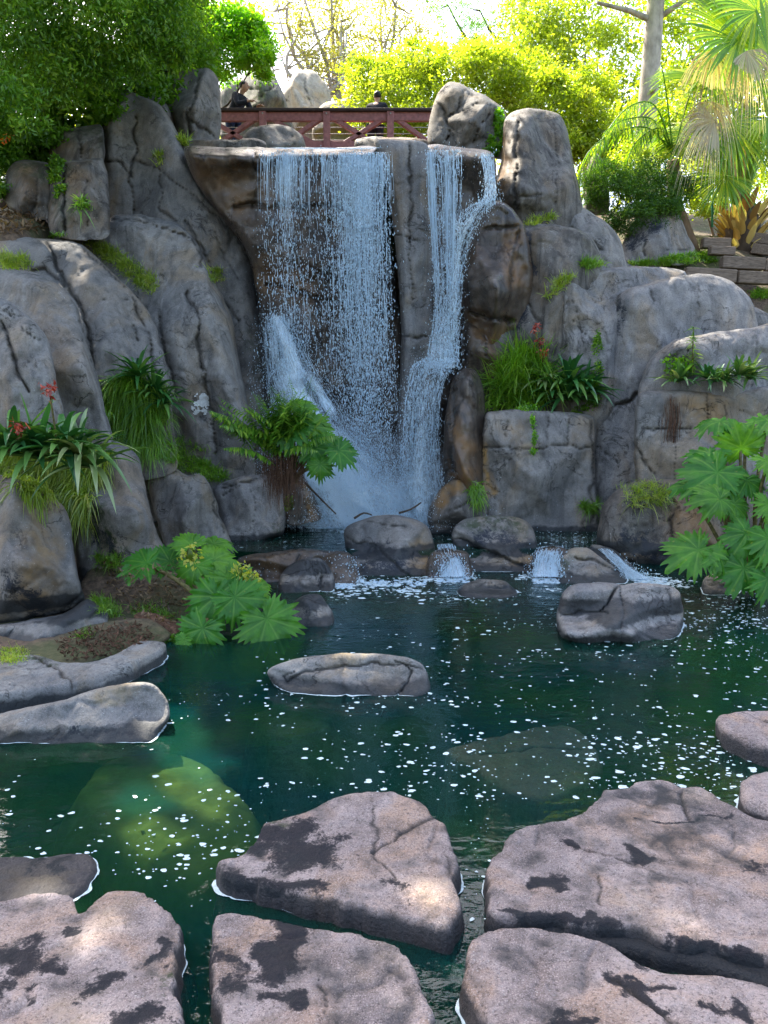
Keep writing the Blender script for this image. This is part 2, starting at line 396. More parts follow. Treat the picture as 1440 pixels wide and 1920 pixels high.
def rock(label, pts, Yt, Yb, T=0.4, R=60, feats=(), mat='grey', s=4.0, dx=0.0, amp=1.0, name='boulder', cat='boulder', wl=None, wz=0.0, back=1.0, group=None, kind=None, lump=0.6, pw=2.4, ob=0.86, facets=7):
    """boulder from its outline (photo pixels) at depths Yt (top) .. Yb (bottom), bulging T metres"""
    NR[0] += 1; seed = NR[0]*13
    outl = catmull(pts, 7.0)
    jit = fbm(np.column_stack([outl/22., np.full(len(outl), seed)]), 1.0, 3, seed)
    c = outl.mean(0); outl = outl+nrm(outl-c)*jit[:, None]*1.6
    P, T3, d, bd = sheet(outl, s)
    y0, y1 = outl[:, 1].min(), outl[:, 1].max()
    if ob:      # the foot is buried in what stands before it: no rounding there
        keepo = np.where(outl[:, 1] < y0+(y1-y0)*ob)[0]
        dd, _ = segdist(P, outl[keepo] if len(keepo) else outl, False) if False else (np.min(np.linalg.norm(P[:, None]-outl[keepo][None], axis=2), axis=1) if len(P)*len(keepo) < 4e6 else np.concatenate([np.min(np.linalg.norm(q[:, None]-outl[keepo][None], axis=2), axis=1) for q in np.array_split(P, 12)]), 0)
        d = np.where(bd, 0, np.maximum(dd-2.0, 0.3))
        d = np.where(bd & (P[:, 1] > y0+(y1-y0)*ob), dd, d)
    if wl is not None:
        Yb = Dinv(W(720, wl, wz)[1])+T*0.98; Yt = Yb+Yt
        f = (P[:, 1]-y0)/(wl-y0)
    else: f = (P[:, 1]-y0)/(y1-y0)
    Yb_ = Yt+(Yb-Yt)*f+dx*(P[:, 0]-c[0])/100.+(T if wl is None else 0)
    prof = (1-(1-np.clip(d/R, 0, 1))**pw)**(1/pw)
    # flat broken faces: random planes shave the rounded bulge
    rk = np.random.default_rng(seed); hs = (outl.max(0)-outl.min(0))/2; uvn = (P-(outl.max(0)+outl.min(0))/2)/hs
    wq = fbm(np.column_stack([P/90., np.full(len(P), seed)]), 1.0, 3, seed+1); uvn = uvn+.12*np.stack([wq, -wq], 1)
    bul = T*prof; sm = .018*T; acc = np.exp(-bul/sm)
    for k_ in range(facets):
        an = rk.uniform(0, 2*pi); pl = T*rk.uniform(.86, 1.12)-T*rk.uniform(.5, 1.25)*(uvn@np.array([cos(an), sin(an)])); acc = acc+np.exp(-np.maximum(pl, .35*T*prof)/sm)
    bul = np.maximum(-sm*np.log(acc+1e-300), 0)
    if wl is not None:      # keep the foot where the water meets it
        kk_ = smooth_(y0+(wl-y0)*.55, wl, P[:, 1]); bul = bul*(1-kk_)+T*prof*kk_
    V0 = at(P[:, 0], P[:, 1], Yb_-bul)
    disp, A = feats_eval(P, feats, seed, 1)
    mask = np.clip(d/14., 0, 1)
    n1 = fbm(V0, 0.9, 3, seed)*0.075*lump+(0.5-np.abs(vnoise(V0*1.7+7, seed+3)))*0.05*lump-np.clip(.12-np.abs(fbm(V0*[1, 1, .7], 1.9, 4, seed+21)), 0, 1)*.16+fbm(V0, 7.5, 4, seed+50)*0.008+fbm(V0, 24., 2, seed+70)*0.003
    n1 = n1*amp
    Yf = Yb_-bul-(n1+disp)*mask
    V = at(P[:, 0], P[:, 1], Yf)
    inn, TB = close_back(P, T3, bd)
    VB = at(P[inn, 0], P[inn, 1], Yb_[inn]+back*T*prof[inn]+0.06*n1[inn])
    VV = np.vstack([V, VB]); nb = len(VB)
    at_ = {k: np.concatenate([v, v[inn]*0]) for k, v in A.items()}
    return mk(name, VV, np.vstack([T3[:, ::-1], TB[:, ::-1]]) if False else np.vstack([T3, TB]), M[mat], None, label, cat, group, kind, attrs=at_)
def slab(label, pts, z=0.22, H=None, R=0.10, feats=(), mat='step', s=0.0105, tilt=(0, 0), amp=1.0, name='stepping_stone', cat='stepping stone', flare=0.03, depth=0.35, pw=2.5):
    """flat stone: outline of its top (photo pixels) laid on the plane z, sides go down under water"""
    NR[0] += 1; seed = NR[0]*13
    wp = W(*np.asarray(pts, float).T, z)[:, :2]
    outl = catmull(wp, 0.018)
    jit = fbm(np.column_stack([outl*7, np.full(len(outl), seed)]), 1.0, 4, seed)
    c = outl.mean(0); jit2 = fbm(np.column_stack([outl*26, np.full(len(outl), seed)]), 1.0, 3, seed+3); outl = outl+nrm(outl-c)*(jit[:, None]*0.018+jit2[:, None]*.006)
    P, T3, d, bd = sheet(outl, s)
    fw = [(f[0], W(*np.asarray(f[1], float).T, z)[:, :2], f[2]*(1.35 if f[0] == 's' else 1)/1000.)+tuple(f[3:]) for f in feats]
    # widths are given in millimetres
    disp = np.zeros(len(P)); unit = 0.003
    d_, A = feats_eval(P, [(f[0], f[1], f[2]/unit)+tuple(f[3:]) for f in fw], seed, unit)
    prof = (1-(1-np.clip(d/R, 0, 1))**pw)**(1/pw)
    P3 = np.column_stack([P, np.zeros(len(P))])
    n1 = amp*(fbm(P3, 1.6, 3, seed)*0.010-np.clip(.10-np.abs(fbm(P3, 2.3, 3, seed+2)), 0, 1)*.09+fbm(P3, 8, 4, seed+40)*0.0065+fbm(P3, 34, 3, seed+60)*0.0034)
    Z = z-0.03*(1-prof)+(n1+d_)*np.clip(d/0.05, 0.25, 1)+tilt[0]*(P[:, 0]-c[0])+tilt[1]*(P[:, 1]-c[1])
    V = np.column_stack([P, Z])
    # side rings
    E = np.concatenate([T3[:, [0, 1]], T3[:, [1, 2]], T3[:, [2, 0]]]); key = np.sort(E, 1); key = key[:, 0]*len(P)+key[:, 1]
    u, ix, cnt = np.unique(key, return_index=True, return_counts=True); be = E[ix[cnt == 1]]
    nxt = {a: b for a, b in be}; st = be[0][0]; loop = [st]
    while len(loop) < len(be)+1:
        b = nxt.get(loop[-1]); 
        if b is None or b == st: break
        loop.append(b)
    loop = np.array(loop); nl = len(loop); vs = [V]; cur = loop; Q = []; base = len(V)
    Zl = V[loop, 2]; Pl = P[loop]; dirn = nrm(Pl-c)
    ringA = []
    K = 9
    for k in range(1, K+1):
        t = k/K; zz = Zl+(-depth-Zl)*t
        nn = fbm(np.column_stack([Pl*6, zz*6]), 1.0, 4, seed+80)*0.022+fbm(np.column_stack([Pl*1.8, zz*2]), 1.0, 2, seed+90)*0.02
        off = flare*sin(t*pi*0.55)+nn*min(1, t*3)
        vs.append(np.column_stack([Pl+dirn*off[:, None], zz])); new = base+np.arange(nl); base += nl
        Q.append(np.stack([np.roll(cur, -1), cur, new, np.roll(new, -1)], 1)); cur = new
    vs.append(np.array([[c[0], c[1], -depth]])); Tb = np.stack([np.roll(cur, -1), cur, np.full(nl, base)], 1)
    VV = np.vstack(vs); ex = len(VV)-len(V)
    at_ = {k: np.concatenate([v, np.zeros(ex)]) for k, v in A.items()}
    return mk(name, VV, [np.vstack([T3, Tb]), np.vstack(Q)], M[mat], None, label, cat, attrs=at_)

# ============================================================ ground
def smooth(a, b, x):
    t = np.clip((x-a)/(b-a), 0, 1); return t*t*(3-2*t)
POND = np.array([[-2.9, 4.75], [-2.2, 5.35], [-1.75, 5.95], [-1.35, 6.3], [-1.45, 7.2], [-1.7, 8.0], [-1.3, 9.2], [-1.5, 10.3], [1.3, 10.3], [2.0, 9.3], [2.6, 8.9], [3.2, 8.2], [3.7, 7.5], [4.6, 6.9], [7, 5], [8, 1], [6, -4], [-6, -4], [-8, 1], [-6.5, 3.8]])
def ground_z(x, y):
    P = np.stack([x.ravel(), y.ravel()], 1)
    d, _ = segdist(P, POND); d[inside(P, POND)] *= -1; d = d.reshape(x.shape)
    hc = np.interp(y, [10.7, 11.3, 13, 16, 20, 28, 45, 90, 250], [0, 4.75, 4.9, 5.6, 6.6, 8.2, 10.5, 13, 14])
    hr = np.interp(y, [6.9, 9.6, 10.5, 11.4, 12.2, 13, 16, 20, 28, 45, 90, 250], [.0, .2, 2.5, 3.5, 4.05, 4.5, 5.3, 6.6, 8.2, 10.5, 13, 14])
    hl = np.interp(y, [4.0, 6.5, 8.3, 9.0, 9.4, 12, 16, 20, 28, 45, 90, 250], [.08, .14, .45, 2.2, 3.9, 5.0, 5.8, 6.8, 8.2, 10.5, 13, 14])
    hll = np.interp(y, [4.0, 6.5, 10.3, 10.9, 11.3, 12, 16, 20, 28, 45, 90, 250], [.08, .14, .4, 2.2, 4.2, 5.0, 5.8, 6.8, 8.2, 10.5, 13, 14])
    hl = hll+(hl-hll)*smooth(-3.7, -4.3, x)
    h = hc+(hl-hc)*smooth(-1.2, -2.6, x)+(hr-hc)*smooth(1.9, 3.2, x)
    P3 = np.column_stack([P, np.zeros(len(P))])
    n = fbm(P3, 0.7, 4, 3).reshape(x.shape)*0.07+fbm(P3, 6, 3, 8).reshape(x.shape)*0.015
    k = smooth(-0.12, 0.12, d)
    bed = -0.75+0.35*smooth(-0.8, 0, d)
    return bed+(h-bed)*k+n*np.where(k > 0.5, 1, 0.4)
gx = np.unique(np.concatenate([np.linspace(-200, -9, 24), np.linspace(-9, 9, 190), np.linspace(9, 200, 24)]))
gy = np.unique(np.concatenate([np.linspace(-60, 0, 16), np.linspace(0, 15, 180), np.linspace(15, 30, 40), np.linspace(30, 250, 30)]))
XX, YY = np.meshgrid(gx, gy); ZZ = ground_z(XX, YY)
kk = np.where(YY > 6, D(YY)/np.maximum(YY, 1), 1.0); ZZ = CAMZ+(ZZ-CAMZ)*kk; ZZ = np.maximum(ZZ, -1.0)
XX, YY = XX*kk, D(YY)
ii = np.arange(len(gx)*len(gy)).reshape(len(gy), len(gx))
m, t = newmat('ground_soil'); P = t.pos()
n1 = t.noise(P, 1.3, 5, 0.6); n2 = t.noise(P, 22, 5, 0.7)
c = t.mix(t.ramp(n2, [(0.35, 0.0), (0.65, 1.0)]), (0.045, 0.03, 0.02), (0.16, 0.105, 0.065))
gz = t.n('SeparateXYZ', i_Vector=P)
c = t.mix(t.ramp(n1, [(0.42, 0.0), (0.58, 0.6)]), c, (0.06, 0.085, 0.02))
under = t.ramp(t.math('ADD', gz.outputs[2], 0.5), [(0.44, 1.0), (0.5, 0.0)])
bedc = t.mix(t.ramp(t.noise(P, 1.1, 4), [(0.4, 0.0), (0.6, 1.0)]), (0.02, 0.07, 0.045), (0.08, 0.12, 0.04))
c = t.mix(under, c, bedc)
pr = t.n('BsdfPrincipled', i_Base_Color=c, i_Roughness=0.95, i_Normal=t.bump(n2, 0.8, 0.02)); t.out(pr.outputs[0]); M['soil'] = m
mk('ground', np.stack([XX, YY, ZZ], -1).reshape(-1, 3), np.stack([ii[:-1, :-1], ii[:-1, 1:], ii[1:, 1:], ii[1:, :-1]], -1).reshape(-1, 4), M['soil'], kind='structure', origin=False)

# ============================================================ water
def water_mat(name, rough_sc, strength, tint=(0.10, 0.34, 0.27), dens=3.2):
    m, t = newmat(name); P = t.pos()
    y = t.n('SeparateXYZ', i_Vector=P).outputs[1]
    far = t.ramp(t.math('MULTIPLY', y, 0.1), [(0.24, 0.95), (0.31, 0.25), (0.55, 0.38), (0.85, 1.0)])
    a = t.noise(t.pos((1, 1.5, 1)), 3.2*rough_sc, 3, 0.5, 0.6); b = t.noise(t.pos((1, 1.8, 1)), 11*rough_sc, 3, 0.55, 0.3)
    h = t.math('ADD', a, t.math('MULTIPLY', b, 0.35))
    nm = t.n('Bump', i_Height=h, i_Strength=t.math('MULTIPLY', far, strength), i_Distance=0.05).outputs[0]
    fr = t.n('Fresnel', i_IOR=1.33, i_Normal=nm)
    g = t.n('BsdfGlossy', i_Roughness=0.03, i_Normal=nm); g.inputs[0].default_value = (1, 1, 1, 1)
    tr = t.n('BsdfTransparent'); tr.inputs[0].default_value = (0.9, 1, 0.97, 1)
    df = t.n('BsdfDiffuse', i_Color=t.mix(t.ramp(t.noise(P, 0.9, 3), [(0.4, 0.0), (0.62, 1.0)]), (0.002, 0.042, 0.040), (0.009, 0.056, 0.024)))
    body = t.n('MixShader', i_0=0.42, i_1=tr.outputs[0], i_2=df.outputs[0])
    mx = t.n('MixShader', i_0=fr.outputs[0], i_1=body.outputs[0], i_2=g.outputs[0])
    va = t.n('VolumeAbsorption', i_Density=dens); va.inputs[0].default_value = (*tint, 1)
    t.out(mx.outputs[0], va.outputs[0]); return m
M['water'] = water_mat('pond_water', 1.0, 0.35)
M['water2'] = water_mat('pool_water', 1.4, 0.8)
def prism(name, poly, z1, z0, mat, **k):
    poly = np.asarray(poly, float); n = len(poly)
    V = np.vstack([np.column_stack([poly, np.full(n, z1)]), np.column_stack([poly, np.full(n, z0)])])
    me = bpy.data.meshes.new(name)
    me.from_pydata([tuple(v) for v in V], [], [tuple(range(n)), tuple(range(2*n-1, n-1, -1))]+[((i+1) % n, i, n+i, n+(i+1) % n) for i in range(n)])
    me.materials.append(mat); me.update(); o = bpy.data.objects.new(name, me); COL.objects.link(o); tag(o, **k); return o
prism('pond_water', [(-9, -5), (9, -5), (9, 7.5), (5.4, 9.0), (3.2, 9.3), (-2.6, 9.3), (-2.6, 7.6), (-3.6, 5.6), (-9, 5.2)], 0.0, -1.1, M['water'], kind='structure')
wu = lambda px, py: tuple(W(px, py, 0.2)[:2])
prism('upper_pool_water', [wu(395, 1030), wu(500, 1036), wu(610, 1034), wu(700, 1030), wu(830, 1034), wu(900, 1030), wu(1010, 1030), wu(1110, 1030), wu(1165, 1012), wu(1210, 990), (2.9, 11.9), (-2.0, 11.9), (-2.1, 10.4)], 0.2, 0.012, M['water2'], kind='structure')
prism('stream_water', [(-1.9, 11.9), (1.35, 11.9), (1.6, 17), (-2.4, 17)], float(at(600, 279, 10.0)[2])-.02, 4.9, M['water2'], kind='structure')

# ============================================================ rocks
G = 'boulders of the left cliff'
# --- wet rock face behind the falls
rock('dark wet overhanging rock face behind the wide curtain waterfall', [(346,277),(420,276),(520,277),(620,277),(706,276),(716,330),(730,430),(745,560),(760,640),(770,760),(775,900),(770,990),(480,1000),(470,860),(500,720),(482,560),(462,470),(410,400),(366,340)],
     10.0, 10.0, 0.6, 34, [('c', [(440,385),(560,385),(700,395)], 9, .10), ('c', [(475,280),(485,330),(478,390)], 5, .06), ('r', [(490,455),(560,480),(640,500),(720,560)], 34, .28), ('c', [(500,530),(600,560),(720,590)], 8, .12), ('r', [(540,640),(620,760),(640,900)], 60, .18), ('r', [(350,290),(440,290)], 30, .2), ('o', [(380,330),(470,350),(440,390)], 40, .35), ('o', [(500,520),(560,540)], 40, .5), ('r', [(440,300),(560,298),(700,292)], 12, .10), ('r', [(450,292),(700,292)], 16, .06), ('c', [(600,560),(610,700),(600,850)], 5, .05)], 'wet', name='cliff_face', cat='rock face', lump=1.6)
rock('tall brown rock pillar standing between the wide and the narrow waterfall', [(704,266),(750,262),(800,268),(812,330),(812,430),(815,540),(820,640),(822,740),(810,860),(800,990),(745,990),(742,860),(748,740),(752,640),(748,540),(738,430),(722,340)],
     9.86, 9.95, 0.45, 16, [('c', [(768,270),(772,380),(765,480),(772,560)], 5, .05), ('c', [(720,440),(790,450)], 4, .05), ('c', [(735,632),(800,630)], 5, .08), ('o', [(740,300),(750,420)], 30, .3), ('r', [(740,290),(745,560)], 20, .1)], 'pale', name='rock_pillar', cat='rock face')
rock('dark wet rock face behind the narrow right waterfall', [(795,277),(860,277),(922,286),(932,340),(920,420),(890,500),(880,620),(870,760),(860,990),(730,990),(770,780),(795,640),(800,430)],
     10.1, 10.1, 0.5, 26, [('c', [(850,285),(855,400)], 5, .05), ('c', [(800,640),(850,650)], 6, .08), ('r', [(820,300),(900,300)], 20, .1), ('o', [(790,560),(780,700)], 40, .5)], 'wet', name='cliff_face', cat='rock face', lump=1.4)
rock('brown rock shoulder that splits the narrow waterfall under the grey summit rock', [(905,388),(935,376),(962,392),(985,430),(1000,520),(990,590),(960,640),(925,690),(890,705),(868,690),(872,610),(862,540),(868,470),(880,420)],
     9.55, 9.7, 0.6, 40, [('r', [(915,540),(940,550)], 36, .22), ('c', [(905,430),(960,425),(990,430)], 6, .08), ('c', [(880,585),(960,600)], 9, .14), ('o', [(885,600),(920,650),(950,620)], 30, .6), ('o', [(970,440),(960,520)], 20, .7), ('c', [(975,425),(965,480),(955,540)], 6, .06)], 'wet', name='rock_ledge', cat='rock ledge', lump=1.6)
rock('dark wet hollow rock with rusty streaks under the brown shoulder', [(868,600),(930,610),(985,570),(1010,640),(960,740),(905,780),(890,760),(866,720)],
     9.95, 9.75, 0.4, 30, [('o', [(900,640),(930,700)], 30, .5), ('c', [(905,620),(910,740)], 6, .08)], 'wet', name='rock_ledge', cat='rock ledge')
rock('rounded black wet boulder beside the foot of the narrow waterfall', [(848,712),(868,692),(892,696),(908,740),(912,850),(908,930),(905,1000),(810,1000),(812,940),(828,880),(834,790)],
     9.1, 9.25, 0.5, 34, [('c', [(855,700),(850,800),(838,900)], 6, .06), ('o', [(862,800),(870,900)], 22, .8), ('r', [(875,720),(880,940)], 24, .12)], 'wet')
rock('low orange brown rock lying at the foot of the black wet boulder', [(806,950),(826,915),(850,900),(885,905),(912,930),(915,985),(900,1000),(806,1000)],
     8.95, 8.9, 0.35, 24, [('o', [(815,950),(845,915),(870,905)], 12, .9), ('c', [(840,960),(880,940),(905,945)], 5, .05)], 'damp')
rock('narrow orange brown rock foot left of the plunge pool', [(540,890),(560,885),(575,900),(590,930),(604,972),(560,985),(535,980),(530,930)],
     9.2, 9.0, 0.3, 16, [('o', [(565,900),(590,970)], 14, .8), ('c', [(562,900),(575,970)], 4, .04)], 'damp')
# --- left cliff
rock('shadowed rock mass showing in the joints between the left slabs', [(-60,520),(60,500),(180,520),(300,600),(420,700),(500,760),(520,980),(440,1060),(320,1080),(-60,1080)], 10.3, 9.5, 0.3, 20, [], 'left', name='cliff_face', cat='rock face', s=8, group=G)
rock('shadowed rock mass showing in the joints between the right boulders', [(900,640),(1000,560),(1130,540),(1300,540),(1500,640),(1500,1040),(1120,1050),(1000,1030),(905,1010)], 10.3, 9.6, 0.3, 20, [], 'grey', name='cliff_face', cat='rock face', s=8)
rock('broad dark boulder standing between the left cliff and the bridge end', [(302,200),(312,150),(345,131),(388,128),(410,150),(414,210),(410,280),(380,300),(335,290),(308,240)],
     11.9, 11.4, 0.8, 50, [('c', [(372,140),(365,185),(350,210),(360,245)], 5, .07), ('c', [(358,225),(385,245),(408,262)], 5, .07), ('r', [(330,170),(350,260)], 24, .1)], 'left', group=G)
rock('small grey boulder tucked behind the tallest left summit', [(262,182),(300,178),(320,210),(330,270),(280,260),(262,220)], 11.7, 11.5, 0.4, 26, [('c', [(300,190),(308,230)], 4, .04)], 'grey', group=G)
rock('square olive grey boulder at the foot of the dark left trees', [(93,262),(100,243),(140,240),(188,233),(196,260),(192,306),(150,312),(98,306)], 10.6, 10.4, 0.45, 24, [('c', [(150,245),(148,300)], 5, .05), ('m', [(120,250),(170,245)], 30, .6), ('o', [(110,270)], 40, .3)], 'damp', group=G)
rock('squat olive boulder above the bare dirt slope at the left edge', [(12,322),(28,303),(60,300),(92,306),(100,330),(96,380),(90,412),(50,404),(15,388),(8,350)], 9.9, 9.7, 0.45, 24, [('c', [(70,330),(62,400)], 5, .05), ('m', [(40,310),(80,315)], 24, .6), ('o', [(50,340)], 40, .35)], 'damp', group=G)
rock('upright olive rock with a mossy top left of the tall slab', [(93,330),(104,306),(150,300),(192,296),(204,350),(204,440),(160,450),(95,436)], 10.0, 9.4, 0.4, 24, [('c', [(118,310),(120,430)], 9, .12), ('c', [(160,340),(163,420)], 5, .05), ('m', [(110,320),(118,400)], 22, .7), ('o', [(140,340)], 40, .3)], 'damp', group=G)
rock('tallest long slab of the left cliff sloping down to the fern by the falls', [(186,300),(187,240),(203,196),(232,170),(262,178),(300,196),(322,228),(345,275),(372,330),(400,372),(434,402),(462,440),(476,500),(486,580),(500,660),(506,730),(498,800),(500,905),(440,930),(380,900),(330,830),(300,700),(240,520),(200,440),(190,380)],
     10.9, 9.5, 0.75, 60, [('c', [(252,215),(255,280),(242,340),(248,400)], 6, .08), ('c', [(250,300),(300,318),(300,400),(335,415)], 5, .06), ('c', [(192,300),(225,305),(250,330)], 5, .06), ('c', [(300,318),(330,340),(380,380),(430,430)], 4, .04), ('r', [(215,210),(205,290)], 22, .16), ('c', [(350,415),(375,460),(400,540),(445,600)], 6, .07), ('c', [(402,430),(430,500),(470,560)], 4, .04), ('r', [(420,440),(460,600),(470,760)], 30, .12), ('c', [(190,340),(192,420)], 5, .06), ('r', [(280,220),(340,330)], 30, .10), ('m', [(470,640),(495,720)], 14, .5)], 'left', name='cliff_slab', cat='rock slab', group=G)
rock('long slab with pale patches and a white splash running down the middle of the left cliff', [(72,447),(100,432),(140,420),(200,417),(212,404),(262,402),(330,418),(366,452),(388,496),(412,545),(436,600),(450,690),(470,780),(478,890),(440,930),(380,925),(300,880),(250,760),(200,600),(120,500)],
     9.8, 8.9, 0.6, 50, [('c', [(205,405),(280,420),(345,440),(378,480)], 5, .08), ('c', [(352,545),(372,600),(376,680),(396,760),(404,850)], 7, .09), ('c', [(300,600),(312,660),(330,740)], 6, .08), ('r', [(250,430),(340,520),(400,640),(440,800)], 26, .10), ('c', [(345,440),(372,470),(378,500)], 7, .1), ('r', [(310,560),(345,700),(370,820)], 24, .09), ('c', [(360,770),(400,800)], 3, .02)], 'grey', name='cliff_slab', cat='rock slab', group=G)
rock('smooth grey slab with a long slanting crack below the topmost grass strip', [(-60,470),(0,443),(50,444),(105,449),(150,458),(195,495),(240,540),(282,590),(300,640),(318,720),(326,800),(330,880),(240,905),(100,880),(-60,800)],
     8.9, 8.0, 0.6, 50, [('c', [(92,452),(108,500),(130,540),(152,575),(168,630),(174,690)], 7, .10), ('c', [(64,510),(90,508),(125,540)], 6, .07), ('c', [(150,460),(200,505),(252,560),(280,640),(300,720)], 5, .06), ('r', [(180,520),(240,640),(260,780)], 34, .10), ('c', [(245,590),(262,640)], 4, .05), ('c', [(178,565),(240,560)], 3, .03)], 'left', name='cliff_slab', cat='rock slab', group=G)
rock('rounded olive grey slab in front of the cracked one at the left', [(-60,520),(0,503),(60,511),(108,532),(142,566),(158,620),(180,690),(195,760),(210,850),(100,900),(-60,860)],
     8.0, 7.3, 0.5, 44, [('r', [(60,530),(120,620),(150,720)], 34, .10), ('c', [(150,600),(172,660),(178,700)], 4, .05), ('c', [(165,640),(175,690)], 3, .05), ('o', [(80,590),(120,680)], 50, .25)], 'grey', name='cliff_slab', cat='rock slab', group=G)
rock('low grey boulder at the left edge behind the red flowered bromeliad', [(-60,570),(0,558),(40,582),(74,612),(94,650),(106,720),(112,800),(-60,820)],
     7.0, 6.7, 0.4, 40, [('c', [(0,600),(20,640),(34,690),(52,735)], 7, .07), ('c', [(14,585),(50,625),(80,640)], 3, .03)], 'grey', group=G)
rock('big brown stained rock column under the hanging yellow grass at the left edge', [(-60,880),(0,890),(60,902),(108,940),(128,965),(140,1040),(152,1100),(158,1128),(120,1150),(40,1168),(-60,1200)],
     6.35, 6.0, 0.6, 50, [('o', [(70,960),(78,1060),(60,1120)], 45, .55), ('s', [(20,1090),(70,1130)], 38, .55), ('r', [(50,920),(60,1100)], 30, .08), ('c', [(60,1160),(120,1140),(155,1110)], 6, .08)], 'left', name='rock_column', cat='boulder', group=G)
rock('leaning grey rock with black lichen patch above the soil bank', [(120,900),(150,860),(200,826),(235,835),(262,862),(276,930),(296,1000),(312,1045),(262,1075),(200,1090),(170,1130),(150,1110),(140,1040),(126,960)],
     7.4, 6.7, 0.5, 36, [('m', [(165,960),(190,1000),(215,1040)], 34, 1.1), ('c', [(268,870),(280,940),(300,1010)], 6, .08), ('r', [(225,860),(250,980)], 26, .10), ('s', [(170,1000),(200,1030)], 26, .45)], 'left', group=G)
rock('smooth wedge shaped rock under the bright green grass of the left cliff', [(270,880),(282,865),(320,872),(352,892),(376,886),(398,915),(410,960),(430,1005),(436,1040),(320,1055),(302,1000),(282,930)],
     8.2, 7.9, 0.4, 26, [('c', [(398,900),(402,950),(425,1000)], 4, .04), ('r', [(340,890),(360,1000)], 22, .06)], 'grey', group=G)
rock('pale cut looking boulder beside the plunge pool left of the waterfall', [(400,915),(440,896),(500,888),(526,898),(536,940),(532,1000),(500,1018),(470,1050),(420,1050),(408,970)],
     .1, 0, 0.35, 20, [('c', [(410,918),(460,905),(505,892)], 5, .06), ('c', [(465,915),(480,950),(470,1000)], 3, .02), ('c', [(405,905),(450,915),(420,930)], 4, .04), ('m', [(525,980),(530,1010)], 16, .7)], 'pale', wl=1012, wz=.2, group=G)
rock('gently sloping grey bank rock below the brown column at the left edge', [(-60,1185),(40,1165),(120,1150),(165,1122),(200,1150),(202,1185),(180,1215),(100,1232),(0,1262),(-60,1275)],
     6.15, 5.55, 0.3, 26, [('c', [(0,1222),(80,1205)], 4, .03)], 'grey', group=G)
slab('long curved grey rock rim that edges the dark soil pocket by the pond', [(-60,1255),(0,1235),(60,1222),(130,1240),(200,1230),(262,1198),(308,1200),(300,1216),(250,1240),(190,1266),(100,1284),(-60,1300)], z=0.13, R=.12, feats=[('c', [(60,1225),(110,1255),(135,1285)], 22, .02), ('m', [(60,1230),(100,1245)], 60, .9)], mat='pond', name='rim_rock', cat='rock')
# --- summit rocks
rock('brown rock mass filling behind the left end of the waterfall lip', [(312,285),(345,262),(430,262),(500,270),(500,430),(430,430),(350,360)], 11.0, 10.7, 0.4, 20, [], 'damp', name='cliff_face', cat='rock face')
rock('dark blue grey fissured summit boulder touching the right end of the bridge', [(802,270),(806,215),(822,172),(842,153),(864,156),(886,170),(912,180),(945,205),(960,250),(955,300),(900,290),(840,282)],
     11.6, 11.2, 0.8, 50, [('c', [(870,170),(862,200),(840,230),(835,262)], 6, .10), ('c', [(818,190),(835,215),(845,245)], 6, .09), ('c', [(880,180),(925,205),(895,235),(885,270)], 5, .07), ('c', [(845,220),(880,200),(905,195)], 4, .05), ('c', [(905,255),(915,275)], 4, .04), ('r', [(850,175),(910,190)], 24, .12)], 'grey')
rock('tall rounded grey brown summit rock right of the narrow waterfall', [(940,300),(946,225),(968,206),(1010,204),(1050,214),(1064,245),(1072,290),(1086,350),(1094,400),(1100,480),(1020,500),(940,500),(925,430),(925,350)],
     10.9, 10.2, 0.7, 44, [('r', [(985,225),(975,360)], 26, .16), ('c', [(972,228),(968,300),(966,380)], 5, .06), ('c', [(1040,230),(1045,300),(1040,380)], 4, .03), ('o', [(950,260),(940,340),(935,390)], 22, .7), ('c', [(975,372),(1020,368)], 4, .04), ('r', [(1050,260),(1060,350)], 20, .06)], 'damp', name='summit_rock')
rock('small pointed grey rock behind the drooping palm frond', [(1098,340),(1104,305),(1118,285),(1130,300),(1140,340),(1140,400),(1096,400)], 12.4, 12.3, 0.3, 20, [], 'grey')
rock('domed grey rock sloping right under the tall summit rock', [(960,400),(1000,380),(1040,373),(1085,384),(1130,412),(1160,445),(1175,500),(1170,560),(1060,600),(960,540),(940,450)],
     10.6, 10.0, 0.6, 40, [('c', [(1040,380),(1030,410),(1000,420)], 4, .04), ('c', [(1005,415),(1070,425),(1130,470)], 4, .05), ('m', [(1010,410),(1040,415)], 26, .8)], 'grey')
rock('grey rock with vertical streaks just right of the brown shoulder', [(905,470),(910,428),(950,424),(1010,420),(1070,425),(1112,450),(1130,510),(1120,640),(1090,780),(980,800),(900,760),(940,640),(930,560)],
     10.0, 9.75, 0.5, 36, [('c', [(972,430),(968,490),(955,540)], 6, .07), ('s', [(990,450),(980,540),(975,600)], 22, .55), ('o', [(965,440),(955,530)], 18, .9), ('c', [(985,560),(1010,600)], 5, .05), ('r', [(1020,440),(1040,560)], 30, .10)], 'damp')
rock('light grey boulder with dark stains below the dark green shrub', [(1165,470),(1178,430),(1205,395),(1240,380),(1268,392),(1285,430),(1304,470),(1300,492),(1230,500),(1168,504)],
     11.7, 11.4, 0.5, 30, [('s', [(1180,470),(1200,450)], 30, .5), ('s', [(1225,430)], 22, .7), ('c', [(1210,450),(1212,480)], 4, .03), ('c', [(1250,472),(1295,466)], 3, .03)], 'pale')
